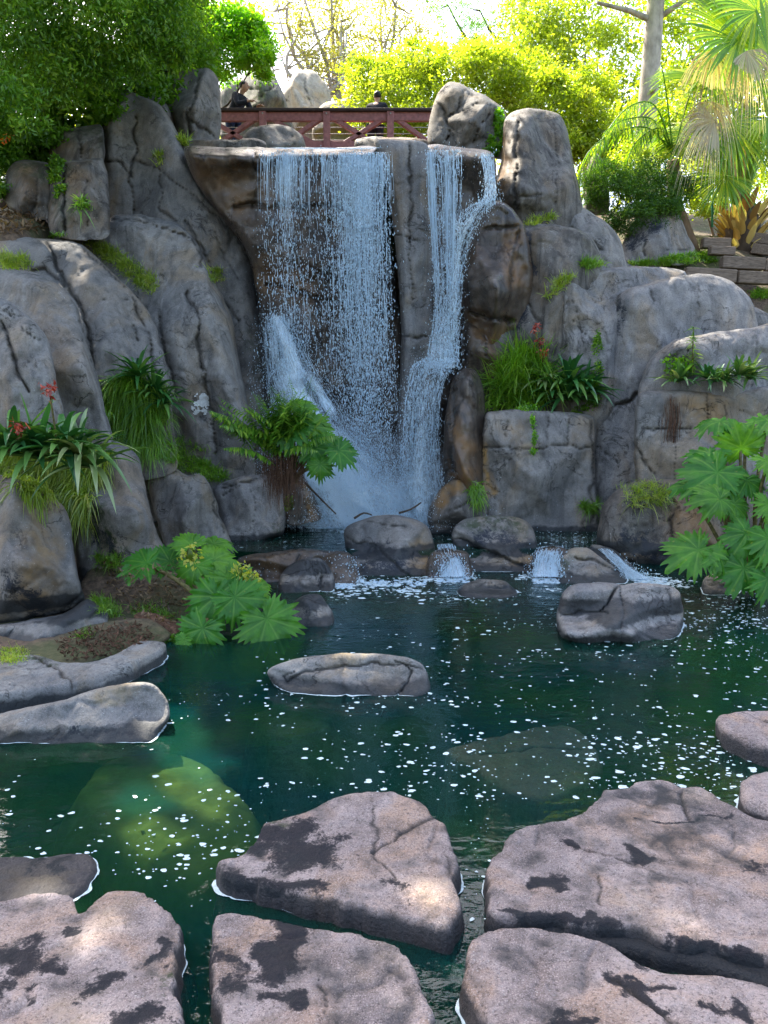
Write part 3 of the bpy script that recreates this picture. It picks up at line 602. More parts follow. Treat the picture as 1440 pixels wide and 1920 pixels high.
# --- right cliff
rock('broad speckled blue grey slab rising behind the right red flowered clump', [(985,640),(992,590),(1014,556),(1046,526),(1082,510),(1140,503),(1210,500),(1284,510),(1290,560),(1180,600),(1160,800),(1110,990),(1000,980),(960,800)],
     10.0, 9.5, 0.6, 50, [('c', [(1075,515),(1050,560),(1030,610)], 4, .05), ('c', [(1035,610),(1075,600)], 4, .04), ('r', [(1040,560),(1060,700)], 40, .08), ('c', [(1075,560),(1090,620),(1110,640)], 3, .03), ('m', [(1115,640),(1105,740)], 18, .5)], 'pale', name='cliff_slab', cat='rock slab')
rock('huge rounded speckled grey boulder in the middle of the right cliff', [(1112,800),(1128,660),(1146,580),(1162,548),(1222,528),(1280,516),(1340,516),(1386,538),(1414,575),(1424,640),(1430,800),(1300,1000),(1160,1000),(1112,940)],
     9.75, 9.15, 0.6, 55, [('c', [(1160,548),(1150,590),(1140,650),(1130,740)], 8, .10), ('c', [(1115,776),(1160,756),(1196,738)], 8, .11), ('c', [(1218,540),(1224,570),(1216,585)], 5, .04), ('r', [(1190,560),(1180,700)], 34, .10), ('c', [(1310,530),(1308,600)], 3, .02), ('s', [(1160,560),(1158,620)], 18, .5), ('c', [(1120,840),(1160,870)], 4, .04)], 'pale')
rock('wide pale grey rock at the right edge behind the bromeliad planter', [(1195,760),(1205,700),(1224,668),(1262,640),(1330,624),(1400,616),(1500,614),(1500,900),(1300,900),(1200,850)],
     9.1, 8.9, 0.5, 45, [('c', [(1222,670),(1260,672),(1300,650)], 3, .03), ('r', [(1250,650),(1420,640)], 26, .08)], 'pale')
rock('flat topped square rock planter under the right red flowered clump', [(904,800),(912,772),(960,768),(1040,770),(1100,776),(1116,790),(1116,880),(1120,1010),(1000,1015),(925,1005),(902,940),(900,870)],
     9.2, 9.0, 0.45, 17, [('c', [(905,838),(960,842),(1040,838),(1110,836)], 4, .05), ('c', [(953,842),(948,780)], 3, .03), ('c', [(1030,780),(1028,830)], 3, .03), ('c', [(1068,780),(1068,835)], 3, .03), ('o', [(908,840),(912,930)], 14, 1.1), ('c', [(1113,790),(1112,980)], 6, .06), ('o', [(960,800)], 44, .35)], 'grey', name='rock_planter', cat='rock planter', pw=3.2)  # strong ochre on the left edge paints its sunlit strip
rock('flat topped square rock planter under the row of bromeliads at the right', [(1188,790),(1194,745),(1212,733),(1280,732),(1360,736),(1500,735),(1500,1000),(1300,1010),(1200,960),(1190,880)],
     8.75, 8.6, 0.45, 18, [('c', [(1195,800),(1260,806),(1330,800),(1400,804)], 4, .04), ('c', [(1327,736),(1325,800)], 4, .04), ('o', [(1290,760),(1340,780)], 50, .55), ('c', [(1192,820),(1200,850),(1230,900)], 5, .05), ('c', [(1265,760),(1262,900)], 3, .02)], 'grey', name='rock_planter', cat='rock planter', pw=3.2)
rock('sloping dark base rock with weeds at its top by the right pool end', [(1118,1000),(1130,950),(1160,915),(1210,900),(1290,900),(1420,920),(1500,930),(1500,1110),(1300,1110),(1200,1075),(1150,1050),(1120,1022)],
     8.3, 8.0, 0.5, 34, [('c', [(1262,920),(1262,1040)], 5, .05), ('o', [(1280,960),(1340,1000)], 50, .5), ('r', [(1180,930),(1170,1040)], 30, .08), ('s', [(1180,1010),(1250,1060)], 40, .5)], 'damp')
rock('thin ledge of brown rock slanting into the pond on the right', [(1110,1020),(1150,1030),(1185,1060),(1210,1090),(1170,1100),(1140,1060),(1105,1040)], 8.0, 7.95, 0.2, 14, [], 'damp', name='rock_ledge', cat='rock ledge')
# --- rocks in front of and beyond the bridge
rock('low humped dark rock in front of the left half of the bridge', [(446,290),(452,262),(474,240),(510,232),(545,238),(566,256),(576,290),(570,320),(450,320)], 11.9, 11.8, 0.6, 30, [('c', [(478,250),(474,280)], 5, .05), ('c', [(545,240),(548,275)], 3, .03)], 'grey')
rock('flat brown topped rock on the lip right of the wide fall under the bridge', [(664,290),(668,262),(700,256),(745,258),(800,262),(806,300),(660,300)], 11.2, 11.1, 0.5, 16, [('o', [(720,262),(790,265)], 16, .8)], 'damp')
rock('tall grey knobbly rock rising just behind the left walker', [(440,260),(444,200),(452,150),(470,128),(492,122),(512,134),(524,160),(540,200),(546,260)], 17.6, 17.5, 1.0, 44, [('c', [(455,160),(500,165),(525,150)], 5, .07), ('c', [(490,170),(493,205)], 4, .05), ('r', [(465,140),(510,145)], 20, .15)], 'pale')
rock('grey rock behind the bridge half hidden by the bright green bush', [(415,260),(410,180),(425,155),(470,150),(480,260)], 18.6, 18.6, 0.8, 30, [], 'grey')
rock('tan sunlit rock beyond the middle of the bridge', [(515,270),(520,205),(535,160),(560,133),(585,132),(610,155),(624,190),(630,270)], 20.6, 20.5, 1.0, 36, [('c', [(577,150),(577,205)], 4, .06), ('c', [(540,150),(532,205)], 4, .06), ('r', [(585,165),(610,170)], 18, .12)], 'tan')
rock('low layered tan rock behind the bridge beside the yellow green bushes', [(590,270),(598,200),(640,186),(690,172),(705,200),(712,270)], 19.4, 19.3, 0.8, 26, [('c', [(610,196),(690,186)], 3, .06), ('c', [(605,205),(695,198)], 3, .06), ('c', [(640,180),(700,180)], 3, .04)], 'tan')
# --- boulders between the pools
rock('big round topped dark boulder dividing the small cascades, left one of the two', [(645,1000),(658,982),(700,968),(745,966),(785,975),(806,992),(818,1030),(826,1062),(820,1120),(650,1120),(648,1040)],
     .3, 0, 0.4, 26, [('c', [(690,975),(720,985),(760,990)], 4, .03), ('c', [(650,1010),(700,1020),(740,1050),(770,1080)], 4, .04), ('o', [(800,1040),(815,1080)], 30, .8), ('s', [(700,1040),(760,1060),(700,1080)], 40, .55), ('c', [(680,1070),(700,1030)], 3, .03)], 'left', wl=1078, s=3.2)
rock('round topped boulder with olive crown right of the biggest pool boulder', [(852,990),(872,974),(920,967),(965,968),(992,980),(1006,1010),(1010,1056),(1000,1110),(880,1110),(862,1060),(846,1010)],
     .3, 0, 0.4, 22, [('m', [(890,976),(970,974)], 26, .8), ('c', [(852,1012),(900,1026),(950,1050),(990,1066)], 6, .08), ('s', [(900,1000),(970,1020)], 30, .5), ('o', [(1000,1040),(985,1060)], 20, .6)], 'left', wl=1073, s=3.2)
rock('low slanting two plane rock between the right cascade and the block boulder', [(1040,1080),(1046,1046),(1064,1030),(1100,1026),(1120,1040),(1150,1060),(1184,1088),(1180,1120),(1050,1120)],
     .15, 0, 0.3, 16, [('c', [(1080,1044),(1110,1052),(1160,1070)], 5, .06), ('m', [(1060,1050),(1055,1080)], 20, .6), ('o', [(1090,1034)], 22, .3)], 'pond', wl=1092, s=3.2)
rock('big blocky pale boulder in two pieces standing in the pond at the right', [(1044,1150),(1056,1108),(1082,1094),(1130,1092),(1170,1096),(1200,1092),(1250,1098),(1276,1110),(1281,1160),(1276,1195),(1230,1235),(1130,1240),(1050,1200)],
     .12, 0, 0.30, 18, [('c', [(1170,1098),(1150,1110),(1140,1135),(1122,1148)], 5, .07), ('c', [(1056,1152),(1110,1152),(1145,1150)], 4, .04), ('r', [(1050,1185),(1100,1190),(1150,1170),(1180,1190)], 20, .12), ('r', [(1075,1115),(1130,1112)], 20, .04), ('c', [(1165,1100),(1168,1180)], 3, .02)], 'pale', wl=1200, s=3.0, pw=3.0)
rock('dark wet stepped rock at the left cascade beneath the gunnera', [(440,1080),(446,1046),(500,1036),(560,1030),(620,1032),(652,1040),(652,1110),(440,1120)],
     .1, 0, 0.25, 14, [('c', [(500,1045),(490,1090)], 4, .04), ('c', [(560,1040),(540,1080)], 5, .05), ('o', [(470,1050),(520,1060)], 30, .4)], 'wet', wl=1092, name='rock_ledge', cat='rock ledge')
rock('mid grey rock just left of the leftmost bright cascade', [(520,1100),(532,1068),(560,1050),(600,1046),(620,1070),(628,1096),(620,1130),(520,1140)],
     .15, 0, 0.2, 14, [('c', [(596,1050),(606,1080),(600,1110)], 4, .04), ('s', [(560,1110)], 24, .5)], 'left', wl=1112, s=3.2)
rock('small dark pyramid shaped rock in the pond below the left cascade', [(534,1160),(548,1132),(570,1116),(596,1114),(612,1130),(628,1164),(620,1200),(545,1200)],
     .05, 0, 0.15, 18, [('s', [(580,1140)], 40, .45)], 'grey', wl=1174, s=3.2)
rock('barely emerging dark rock in the middle of the pond', [(856,1108),(872,1095),(900,1086),(940,1088),(966,1104),(972,1118),(930,1150),(870,1140)],
     .1, 0, 0.15, 12, [('c', [(900,1090),(940,1106)], 3, .02)], 'damp', wl=1120, s=3.2)
rock('dark rock lip under the middle small cascade', [(800,1090),(806,1040),(830,1028),(858,1030),(880,1040),(884,1100)], .1, 0, 0.2, 10, [], 'wet', wl=1085, name='rock_ledge', cat='rock ledge')
rock('dark rock lip under the right small cascade', [(996,1090),(1000,1040),(1024,1026),(1052,1026),(1070,1040),(1070,1096)], .1, 0, 0.2, 10, [], 'wet', wl=1085, name='rock_ledge', cat='rock ledge')
rock('dark rock lip under the left small cascade beside the biggest pool boulder', [(596,1100),(602,1046),(630,1034),(660,1040),(672,1100)], .1, 0, 0.2, 10, [], 'wet', wl=1094, name='rock_ledge', cat='rock ledge')
rock('small brown stone at the water under the right gunnera', [(1316,1100),(1322,1082),(1350,1076),(1376,1084),(1388,1110),(1380,1140),(1320,1140)], .08, 0, 0.15, 10, [('o', [(1340,1090)], 30, .4)], 'pond', wl=1114, s=3.2)
# --- boulders in the pond
rock('low cracked grey brown boulder lying in the middle of the pond', [(502,1262),(520,1246),(570,1232),(640,1224),(700,1226),(760,1232),(792,1246),(806,1278),(806,1302),(780,1340),(690,1345),(600,1325),(530,1300)],
     .10, 0, 0.20, 30, [('c', [(540,1280),(570,1262),(640,1250),(740,1244),(790,1250)], 4, .03), ('c', [(745,1236),(772,1256),(762,1280),(742,1305)], 4, .04), ('c', [(540,1282),(532,1270),(556,1262)], 3, .02), ('o', [(630,1230),(690,1228)], 14, .5)], 'pond', wl=1308, s=3.0)  # ochre along the back edge paints a sun fleck
rock('long smooth grey boulder with a sun patch painted on top at the left edge of the pond', [(-80,1360),(0,1338),(60,1324),(120,1312),(180,1292),(230,1282),(270,1278),(298,1290),(314,1316),(318,1344),(300,1376),(290,1410),(150,1430),(-80,1450)],
     .10, 0, 0.22, 30, [('o', [(200,1300),(250,1285)], 26, .5), ('s', [(80,1385),(180,1378),(260,1372)], 12, .45)], 'pond', wl=1396, s=3.0)  # ochre on the top paints its sun patch
slab('submerged brown slab with only its left tip breaking the surface', [(838,1412),(880,1394),(940,1376),(1000,1358),(1060,1352),(1100,1372),(1130,1420),(1110,1450),(1060,1480),(1000,1496),(940,1480),(890,1446)], z=-0.03, R=.1, feats=[('c', [(900,1420),(1000,1400),(1090,1400)], 20, .01)], mat='sunk', tilt=(-0.06, 0.0), amp=.7, name='submerged_rock', cat='boulder', depth=.6)
slab('flat pinkish stone at the right edge of the pond, the farther one', [(1345,1340),(1370,1332),(1410,1330),(1500,1332),(1500,1400),(1430,1396),(1380,1378),(1350,1362)], z=0.12, R=.08, feats=[('c', [(1390,1336),(1420,1350),(1480,1360)], 12, .012)], mat='step', name='stepping_stone')
slab('flat pinkish stone at the right edge of the pond, the nearer one', [(1390,1465),(1410,1448),(1440,1442),(1540,1440),(1540,1540),(1440,1515),(1400,1495)], z=0.13, R=.08, mat='step')
# --- near stepping stones
slab('broad stepping stone in the bottom middle with a dark ragged patch and a sun patch painted on one corner', [(412,1610),(460,1600),(480,1566),(500,1545),(560,1528),(612,1500),(660,1487),(730,1483),(790,1500),(812,1520),(822,1532),(846,1545),(856,1590),(862,1640),(862,1690),(850,1730),(838,1742),(760,1722),(660,1700),(560,1672),(480,1650),(420,1640)],
     z=0.095, R=.018, feats=[('s', [(500,1570),(560,1560),(540,1600),(600,1600)], 105, .9), ('s', [(430,1630),(500,1645),(600,1668)], 40, .75), ('c', [(700,1600),(760,1560),(815,1530)], 12, .012), ('c', [(690,1500),(710,1560),(700,1610),(740,1650)], 9, .007), ('s', [(735,1655)], 50, .6), ('o', [(800,1670)], 120, .4), ('c', [(830,1600),(850,1640)], 8, .01), ('m', [(490,1550),(520,1540)], 30, .8)], depth=.5)  # ochre patch near the right corner paints a sun fleck
slab('largest stepping stone at the lower right with small dark hollows', [(918,1622),(930,1600),(945,1572),(975,1548),(1010,1540),(1080,1528),(1110,1500),(1140,1480),(1178,1476),(1196,1462),(1240,1456),(1278,1474),(1320,1478),(1372,1510),(1440,1540),(1600,1560),(1600,1820),(1440,1800),(1300,1768),(1160,1738),(1020,1722),(925,1716),(916,1680)],
     z=0.095, R=.018, feats=[('s', [(1045,1572),(1075,1590)], 32, .95), ('c', [(1060,1585),(1120,1602),(1190,1612)], 10, .012), ('s', [(1200,1598),(1235,1610)], 42, 1.0), ('s', [(1000,1650),(1060,1654)], 34, .85), ('c', [(1275,1480),(1290,1530)], 12, .014), ('c', [(1125,1640),(1130,1700)], 8, .006), ('s', [(1210,1535),(1370,1530)], 16, .7), ('s', [(1400,1620),(1500,1650)], 40, .55), ('o', [(1200,1700)], 130, .3), ('m', [(1090,1525),(1010,1542)], 20, .8), ('s', [(930,1705),(1060,1725),(1250,1762),(1440,1800)], 26, .9)], depth=.5)  # faint ochre patch paints weak sun on the stone
slab('low dark wet ledge in the cleft between the two right stepping stones', [(920,1700),(1060,1710),(1250,1750),(1440,1790),(1600,1800),(1600,1900),(1440,1850),(1280,1800),(1100,1760),(960,1740),(920,1730)], z=0.055, R=.05, feats=[('s', [(920,1720),(1100,1740),(1300,1790),(1500,1830)], 260, 1.2)], mat='step', name='rock_ledge', cat='rock ledge')
slab('wide stepping stone filling the bottom right corner with ragged dark streaks', [(868,1800),(880,1764),(912,1746),(980,1738),(1060,1748),(1120,1764),(1180,1790),(1240,1812),(1330,1822),(1440,1850),(1640,1880),(1640,2300),(900,2300),(930,2000),(905,1900),(876,1850)],
     z=0.10, R=.018, feats=[('s', [(1150,1838),(1200,1870),(1260,1900)], 26, .9), ('s', [(1190,1850),(1240,1845)], 18, .8), ('s', [(1330,1885),(1400,1900)], 26, .8), ('s', [(1050,1915),(1100,1905)], 26, .8), ('c', [(1150,1836),(1210,1880),(1280,1930)], 9, .01), ('s', [(1200,1800),(1250,1820)], 14, .6)], depth=.5)
slab('stepping stone at the bottom middle with a round dark patch near its left end', [(394,1748),(402,1716),(430,1706),(478,1710),(520,1722),(570,1726),(640,1738),(700,1756),(752,1770),(780,1800),(792,1840),(812,1880),(830,1960),(850,2200),(420,2200),(430,1960),(400,1860),(392,1800)],
     z=0.10, R=.0185, feats=[('s', [(540,1740),(520,1790),(500,1812)], 75, .95), ('s', [(410,1790),(440,1850)], 40, .6), ('s', [(480,1870),(560,1866)], 28, .7), ('c', [(600,1900),(615,1860),(590,1830)], 7, .006), ('o', [(720,1790)], 110, .35), ('s', [(585,1828)], 20, .7)], depth=.5)  # ochre towards the right end painted as a sun fleck
slab('stepping stone in the bottom left corner with many dark blotches', [(-160,1700),(0,1690),(60,1672),(130,1676),(150,1712),(200,1670),(250,1664),(278,1680),(310,1700),(330,1730),(330,1790),(325,1830),(344,1870),(348,1960),(350,2200),(-200,2200)],
     z=0.10, R=.0185, feats=[('s', [(10,1780),(50,1790),(30,1820)], 70, .9), ('s', [(90,1820)], 45, .85), ('s', [(165,1850),(195,1830)], 42, .85), ('s', [(110,1735),(130,1745)], 26, .8), ('s', [(295,1790),(310,1770)], 26, .7), ('s', [(240,1905),(300,1895)], 40, .85), ('s', [(60,1870)], 26, .6), ('m', [(312,1815),(322,1870)], 26, 1.0), ('o', [(200,1720)], 100, .45), ('o', [(130,1910)], 110, .6), ('s', [(0,1870)], 40, .8)], depth=.5)  # both ochre patches paint warm flecks of sun
slab('low wet brown stone at the left edge behind the corner stepping stone', [(-120,1600),(0,1604),(60,1600),(120,1594),(168,1592),(180,1606),(172,1640),(140,1676),(60,1690),(-120,1720)], z=0.035, R=.10, feats=[('s', [(50,1625),(75,1605)], 40, .9), ('s', [(110,1625),(130,1605)], 28, .9), ('o', [(20,1650),(80,1650)], 110, .8)], mat='step', amp=1.0)  # ochre for the brown stone and its sun fleck

M['silt_sun'] = plain('sun_patch_silt', (.30, .32, .07), .9, .25, 5, .1)  # yellow green tint paints the sunlit patch of the pond bottom
slab('yellow green boulder under water standing in for a sunlit patch of the bottom in front of the left stepping stones', [(150,1480),(200,1420),(280,1400),(360,1410),(440,1470),(480,1540),(440,1600),(380,1640),(330,1640),(260,1590),(190,1540)], z=-0.13, R=.5, mat='silt_sun', s=.03, amp=2, name='submerged_rock', cat='boulder', depth=.8, flare=.2)
slab('dull brown submerged boulder in the middle of the pond beyond the broad stepping stone', [(480,1330),(540,1315),(620,1330),(600,1370),(520,1375)], z=-0.14, R=.2, mat='sunk', s=.03, name='submerged_rock', cat='boulder', depth=.8, flare=.15)
# ============================================================ foliage tools
bpy.context.view_layer.update()
DG = bpy.context.evaluated_depsgraph_get()
def hit(px, py):
    """first surface already built that the photo shows at this pixel"""
    d = ray(px, py); ok, loc, nm, *_ = SC.ray_cast(DG, (0, 0, CAMZ), tuple(d))
    if not ok: return None, None
    n = np.array(nm); 
    if np.dot(n, d) > 0: n = -n
    return np.array(loc), n
# gaps in the shading crown, where the photo shows a fleck of sun
HOLES = [(W(805, 1680, .15), .10), (W(800, 1640, .15), .06), (W(170, 1712, .16), .09), (W(60, 1650, .1), .11), (W(740, 1800, .16), .07), (W(1225, 1700, .15), .05), (W(140, 1905, .16), .08),
         (W(205, 1300, .2), .10), (W(255, 1290, .2), .12), (W(300, 1440, -.2), .26), (W(370, 1530, -.2), .24), (W(330, 1590, -.2), .22), (W(660, 1232, .15), .10), (at(200, 300, 10), .12), (at(100, 420, 9.4), .25), (at(40, 400, 9.4), .2), (W(930, 968, .6), .1)]
def hole_mask(P, pad=0.0):
    k = np.ones(len(P), bool)
    for h, r in HOLES:
        q = P-h; q = q-(q@SUN)[:, None]*SUN; k &= (np.linalg.norm(q, axis=1) > r+pad)
    return k
def rdir(n, up=0.0):
    v = rng.normal(size=(n, 3)); v[:, 2] += up; return nrm(v)
def leaves(P, L, asp=0.5, up=0.8, hang=0.2, rnd=None):
    """one folded leaf per point"""
    n = len(P); nrmv = rdir(n, up); a = rdir(n, -hang); a = nrm(a-(a*nrmv).sum(1)[:, None]*nrmv); b = np.cross(nrmv, a)
    L = np.broadcast_to(L, (n,))*rng.uniform(.65, 1.25, n)
    h = (L*asp*0.5)[:, None]; l = L[:, None]
    V = np.stack([P, P+a*l*.45+b*h+nrmv*h*.25, P+a*l, P+a*l*.45-b*h+nrmv*h*.25], 1).reshape(-1, 3)
    i = np.arange(n)*4; Q = np.stack([i, i+1, i+2, i+3], 1)
    if rnd is None: rnd = rng.uniform(0, 1, n)
    return V, Q, np.repeat(rnd, 4)
def clump_points(blobs, per, sub=26, spread=.2, shell=.55):
    """points in uneven clumps spread over ellipsoids: blobs = [(centre, (rx,ry,rz)), ...]"""
    Ps = []; R = []
    for c, r in blobs:
        r = np.asarray(r, float); k = sub
        d = rdir(k); rad = rng.uniform(shell, 1.0, k)[:, None]
        cc = np.asarray(c)+d*rad*r
        cnt = rng.integers(int(per*.4), int(per*1.6)+1, k)
        for q, m_ in zip(cc, cnt):
            Ps.append(q+rng.normal(size=(m_, 3))*r*spread*rng.uniform(.6, 1.3)); R.append(np.clip(rng.uniform(0, 1)*.55+rng.uniform(0, .45, m_), 0, 1))
    return np.concatenate(Ps), np.concatenate(R)
def foliage(name, mat, parent, blobs, per, L, sub=26, asp=.5, spread=.2, up=.8, hang=.2, shell=.55, **k):
    P, R = clump_points(blobs, per, sub, spread, shell)
    m_ = hole_mask(P, L*.4); P, R = P[m_], R[m_]
    V, Q, A = leaves(P, L, asp, up, hang, R)
    return mk(name, V, [Q], mat, parent, attrs={'rnd': A}, smooth=False, **k)
def wobble(p, q, n=7, amp=.1):
    p = np.asarray(p, float); q = np.asarray(q, float); t = np.linspace(0, 1, n)[:, None]
    o = rng.normal(size=(n, 3)); o[0] = 0; o[-1] = 0
    return p+(q-p)*t+np.cumsum(o, 0)*0.25*amp*np.sin(t*pi)*np.linalg.norm(q-p)
def branches(mb, base, targets, r0, fork=.45, amp=.12, twigs=3, tl=.5):
    """a trunk from base that forks to every target"""
    tg = np.asarray(targets, float); mid = np.asarray(base)+(tg.mean(0)-np.asarray(base))*fork
    tr = wobble(base, mid, 8, amp*.4); V, Q, T = tube(tr, np.linspace(r0, r0*.62, 8), 10); mb.add(V, Q, T)
    for g in tg:
        f = rng.uniform(.6, 1); s0 = tr[int(f*7)]
        b = wobble(s0, g, 8, amp); rr = r0*.45*rng.uniform(.7, 1.1)
        V, Q, T = tube(b, np.linspace(rr, rr*.22, 8), 7); mb.add(V, Q, T)
        for j in range(twigs):
            i = rng.integers(3, 8); e = b[i]+rdir(1, .3)[0]*tl*rng.uniform(.5, 1.2)
            V, Q, T = tube(wobble(b[i], e, 5, amp), np.linspace(rr*.35, rr*.08, 5), 5); mb.add(V, Q, T)
    return mb
def blades(base, dr, L, w, droop, seg=4, fold=0.0, prof='grass', rnd=None, twist=.6):
    base = np.atleast_2d(base); n = len(base); dr = nrm(np.atleast_2d(dr)*np.ones((n, 1)))
    L = np.broadcast_to(L, (n,)); w = np.broadcast_to(w, (n,)); droop = np.broadcast_to(droop, (n,))
    side = nrm(np.cross(dr, np.array([0, 0, 1.0]))+rng.normal(size=(n, 3))*twist*.5+1e-4)
    t = np.linspace(0, 1, seg+1)
    P = base[:, None]+dr[:, None]*(L[:, None]*t)[..., None]; P[..., 2] -= droop[:, None]*L[:, None]*t**2
    if prof == 'grass': pw_ = (1-t)**.7
    elif prof == 'strap': pw_ = np.minimum(1, .55+t*2)*(1-t**3.2)
    else: pw_ = np.minimum(1, .25+t*4)*(1-t**2)
    ww = w[:, None]*pw_*.5
    tang = np.gradient(P, axis=1); up = nrm(np.cross(side[:, None], tang))
    cols = [P-side[:, None]*ww[..., None]+up*(ww*fold)[..., None], P, P+side[:, None]*ww[..., None]+up*(ww*fold)[..., None]] if fold else [P-side[:, None]*ww[..., None], P+side[:, None]*ww[..., None]]
    c = len(cols); V = np.stack(cols, 2)   # n, seg+1, c, 3
    idx = np.arange(n*(seg+1)*c).reshape(n, seg+1, c)
    Q = [np.stack([idx[:, :-1, j], idx[:, :-1, j+1], idx[:, 1:, j+1], idx[:, 1:, j]], -1).reshape(-1, 4) for j in range(c-1)]
    if rnd is None: rnd = rng.uniform(0, 1, n)
    return V.reshape(-1, 3), np.concatenate(Q), np.repeat(rnd, (seg+1)*c)

# ---- foliage materials
M['leaf_dark'] = leaf_mat('dark_leaf', [(0, (.025, .075, .010)), (.6, (.07, .17, .018)), (1, (.18, .30, .025))], .42, .025)
M['leaf_mid'] = leaf_mat('green_leaf', [(0, (.05, .14, .012)), (.6, (.16, .34, .02)), (1, (.42, .60, .05))], .5, .03)
M['leaf_bright'] = leaf_mat('bright_leaf', [(0, (.09, .26, .01)), (.5, (.24, .52, .015)), (1, (.50, .78, .04))], .6, .05)
M['leaf_yellow'] = leaf_mat('yellow_green_leaf', [(0, (.16, .24, .015)), (.5, (.42, .52, .03)), (1, (.68, .66, .10))], .58, .04)
M['leaf_hazed'] = leaf_mat('hazed_leaf', [(0, (.30, .30, .10)), (.5, (.50, .46, .16)), (1, (.68, .60, .30))], .55, .03)  # pale colour stands in for bright haze over the far trees
M['bark'] = plain('brown_bark', (.07, .05, .035), .9, .4, 9, .1, (1, 1, .3), .8)
M['bark_pale'] = plain('pale_grey_bark', (.42, .36, .31), .85, .3, 7, .2, (1, 1, .5), .6)
M['bark_tan'] = plain('tan_bark', (.20, .14, .10), .9, .3, 8, .1, (1, 1, .4), .6)
def tree(name, label, cat, base, blobs, per, L, leafm, barkm, r0=.15, sub=26, group=None, **k):
    o = empty(name, base, label, cat, group)
    mb = MB(); branches(mb, base, [b[0] for b in blobs], r0); mb.out('trunk', M[barkm], o)
    foliage('crown', M[leafm], o, blobs, per, L, sub, **k); return o
def B(px, py, Y, rx, ry=None, rz=None):
    """foliage blob by photo position, radii in photo pixels"""
    p = at(px, py, Y); s_ = float(D(Y))/F; rz = rz or rx
    return (p, (rx*s_, (ry or rx)*s_, rz*s_))
def gz_at(x, y):
    yo = Dinv(y); k = y/max(yo, .1) if yo > 6 else 1.0
    return float(CAMZ+(ground_z(np.array([[x/k]]), np.array([[yo]]))[0, 0]-CAMZ)*k)
def foot(px, Y):
    y = float(D(Y)); x = (px-720)/F*y*1.03; return np.array([x, y, gz_at(x, y)-.05])
# ============================================================ trees
# big tree leaning over the pond from the left: crown above the view added to shade the cliff, foliage hangs into the top left corner
o = empty('shade_tree', (-9.5, 13.5, 5.0), 'huge dark leaning tree with feathery hanging foliage in the top left corner and an added unseen shading crown', 'tree')
sb = [((-7.5, 11, 10.5), (2.4, 2.4, 1.3)), ((-5.2, 10, 11.2), (2.4, 2.2, 1.2)), ((-7.2, 14, 12), (2.6, 2.6, 1.4)), ((-4.6, 13, 12.2), (2.5, 2.5, 1.3)), ((-2.6, 11.2, 11.6), (2.0, 2.2, 1.1)),
      ((-2.4, 14.4, 12.6), (2.3, 2.4, 1.2)), ((-9.5, 12.5, 11), (2.5, 2.5, 1.5)), ((-5, 16, 13.2), (2.6, 2.2, 1.4)), ((-1.3, 12.8, 12.2), (1.6, 2.0, 1.0)), ((-8.2, 8.8, 10), (2.2, 2.0, 1.3)), ((-6.2, 8.0, 10.2), (2.0, 1.8, 1.1)),
      ((-4.0, 8.6, 10.8), (1.9, 1.8, 1.0)), ((-1.9, 9.4, 11.2), (1.7, 1.7, .9)), ((-8, 17, 13.5), (2.4, 2.2, 1.4)), ((.6, 14.6, 12.4), (1.7, 2.0, 1.0)), ((2.4, 14.2, 12.2), (1.6, 1.8, .9))]  # rightmost blobs added out of view to darken the pond's sky reflection
mb = MB(); branches(mb, (-9.5, 13.5, 4.8), [b[0] for b in sb], .5, .5, .1, 4, 1.2); mb.out('trunk', M['bark'], o)
foliage('crown', M['leaf_dark'], o, sb, 190, .20, 28, .6, .25, shell=.2)
lb = [B(40, -20, 9.6, 110, 90, 70), B(150, 30, 9.8, 100, 90, 60), B(260, 20, 10.2, 90, 80, 60), B(60, 110, 9.8, 110, 90, 60), B(190, 110, 10.2, 90, 80, 50), B(320, -10, 10.6, 70, 70, 60), B(0, 200, 9.6, 70, 60, 50), B(300, 80, 10.8, 50, 60, 40)]
foliage('hanging_foliage', M['leaf_mid'], o, lb, 130, .085, 30, .35, .20, hang=.7, up=.4)
tree('broadleaf_tree', 'mid green leafy bush mass below the dark tree on the left bank', 'tree', foot(60, 11.2),
     [B(40, 215, 11.2, 80, 60, 60), B(130, 190, 11.4, 80, 60, 60), B(230, 180, 11.8, 70, 60, 55), B(290, 130, 12.2, 60, 60, 60), B(60, 270, 10.9, 70, 50, 30), B(-30, 260, 10.6, 70, 60, 50), B(200, 225, 11.5, 60, 50, 25), B(150, 120, 12, 90, 60, 60), B(350, 90, 12.8, 60, 60, 60), B(60, 60, 13, 120, 60, 90), B(200, 40, 13.5, 120, 60, 90), B(-20, 130, 12.5, 90, 60, 80), B(320, 20, 14, 70, 60, 50)],
     120, .10, 'leaf_mid', 'bark', .12, 30)
tree('laurel_bush', 'rounded glowing green bush above the boulder at the left end of the bridge', 'bush', foot(360, 17.2),
     [B(430, 95, 17.0, 70, 60, 45), B(380, 60, 17.1, 60, 60, 45), B(475, 75, 17.0, 34, 40, 34), B(350, 120, 16.5, 60, 50, 40), B(440, 45, 17.2, 55, 50, 26), B(300, 40, 17, 70, 50, 60), B(480, 115, 16.8, 30, 40, 26)],
     150, .10, 'leaf_bright', 'bark', .10, 34)
tree('fern_shrub', 'yellow green fern like shrub between the left dark trees and the summit boulder', 'shrub', foot(290, 12.6), [B(285, 165, 12.6, 26, 24, 24), B(320, 145, 12.7, 22, 22, 14), B(262, 185, 12.5, 22, 22, 14)], 60, .09, 'leaf_yellow', 'bark', .03, 16)
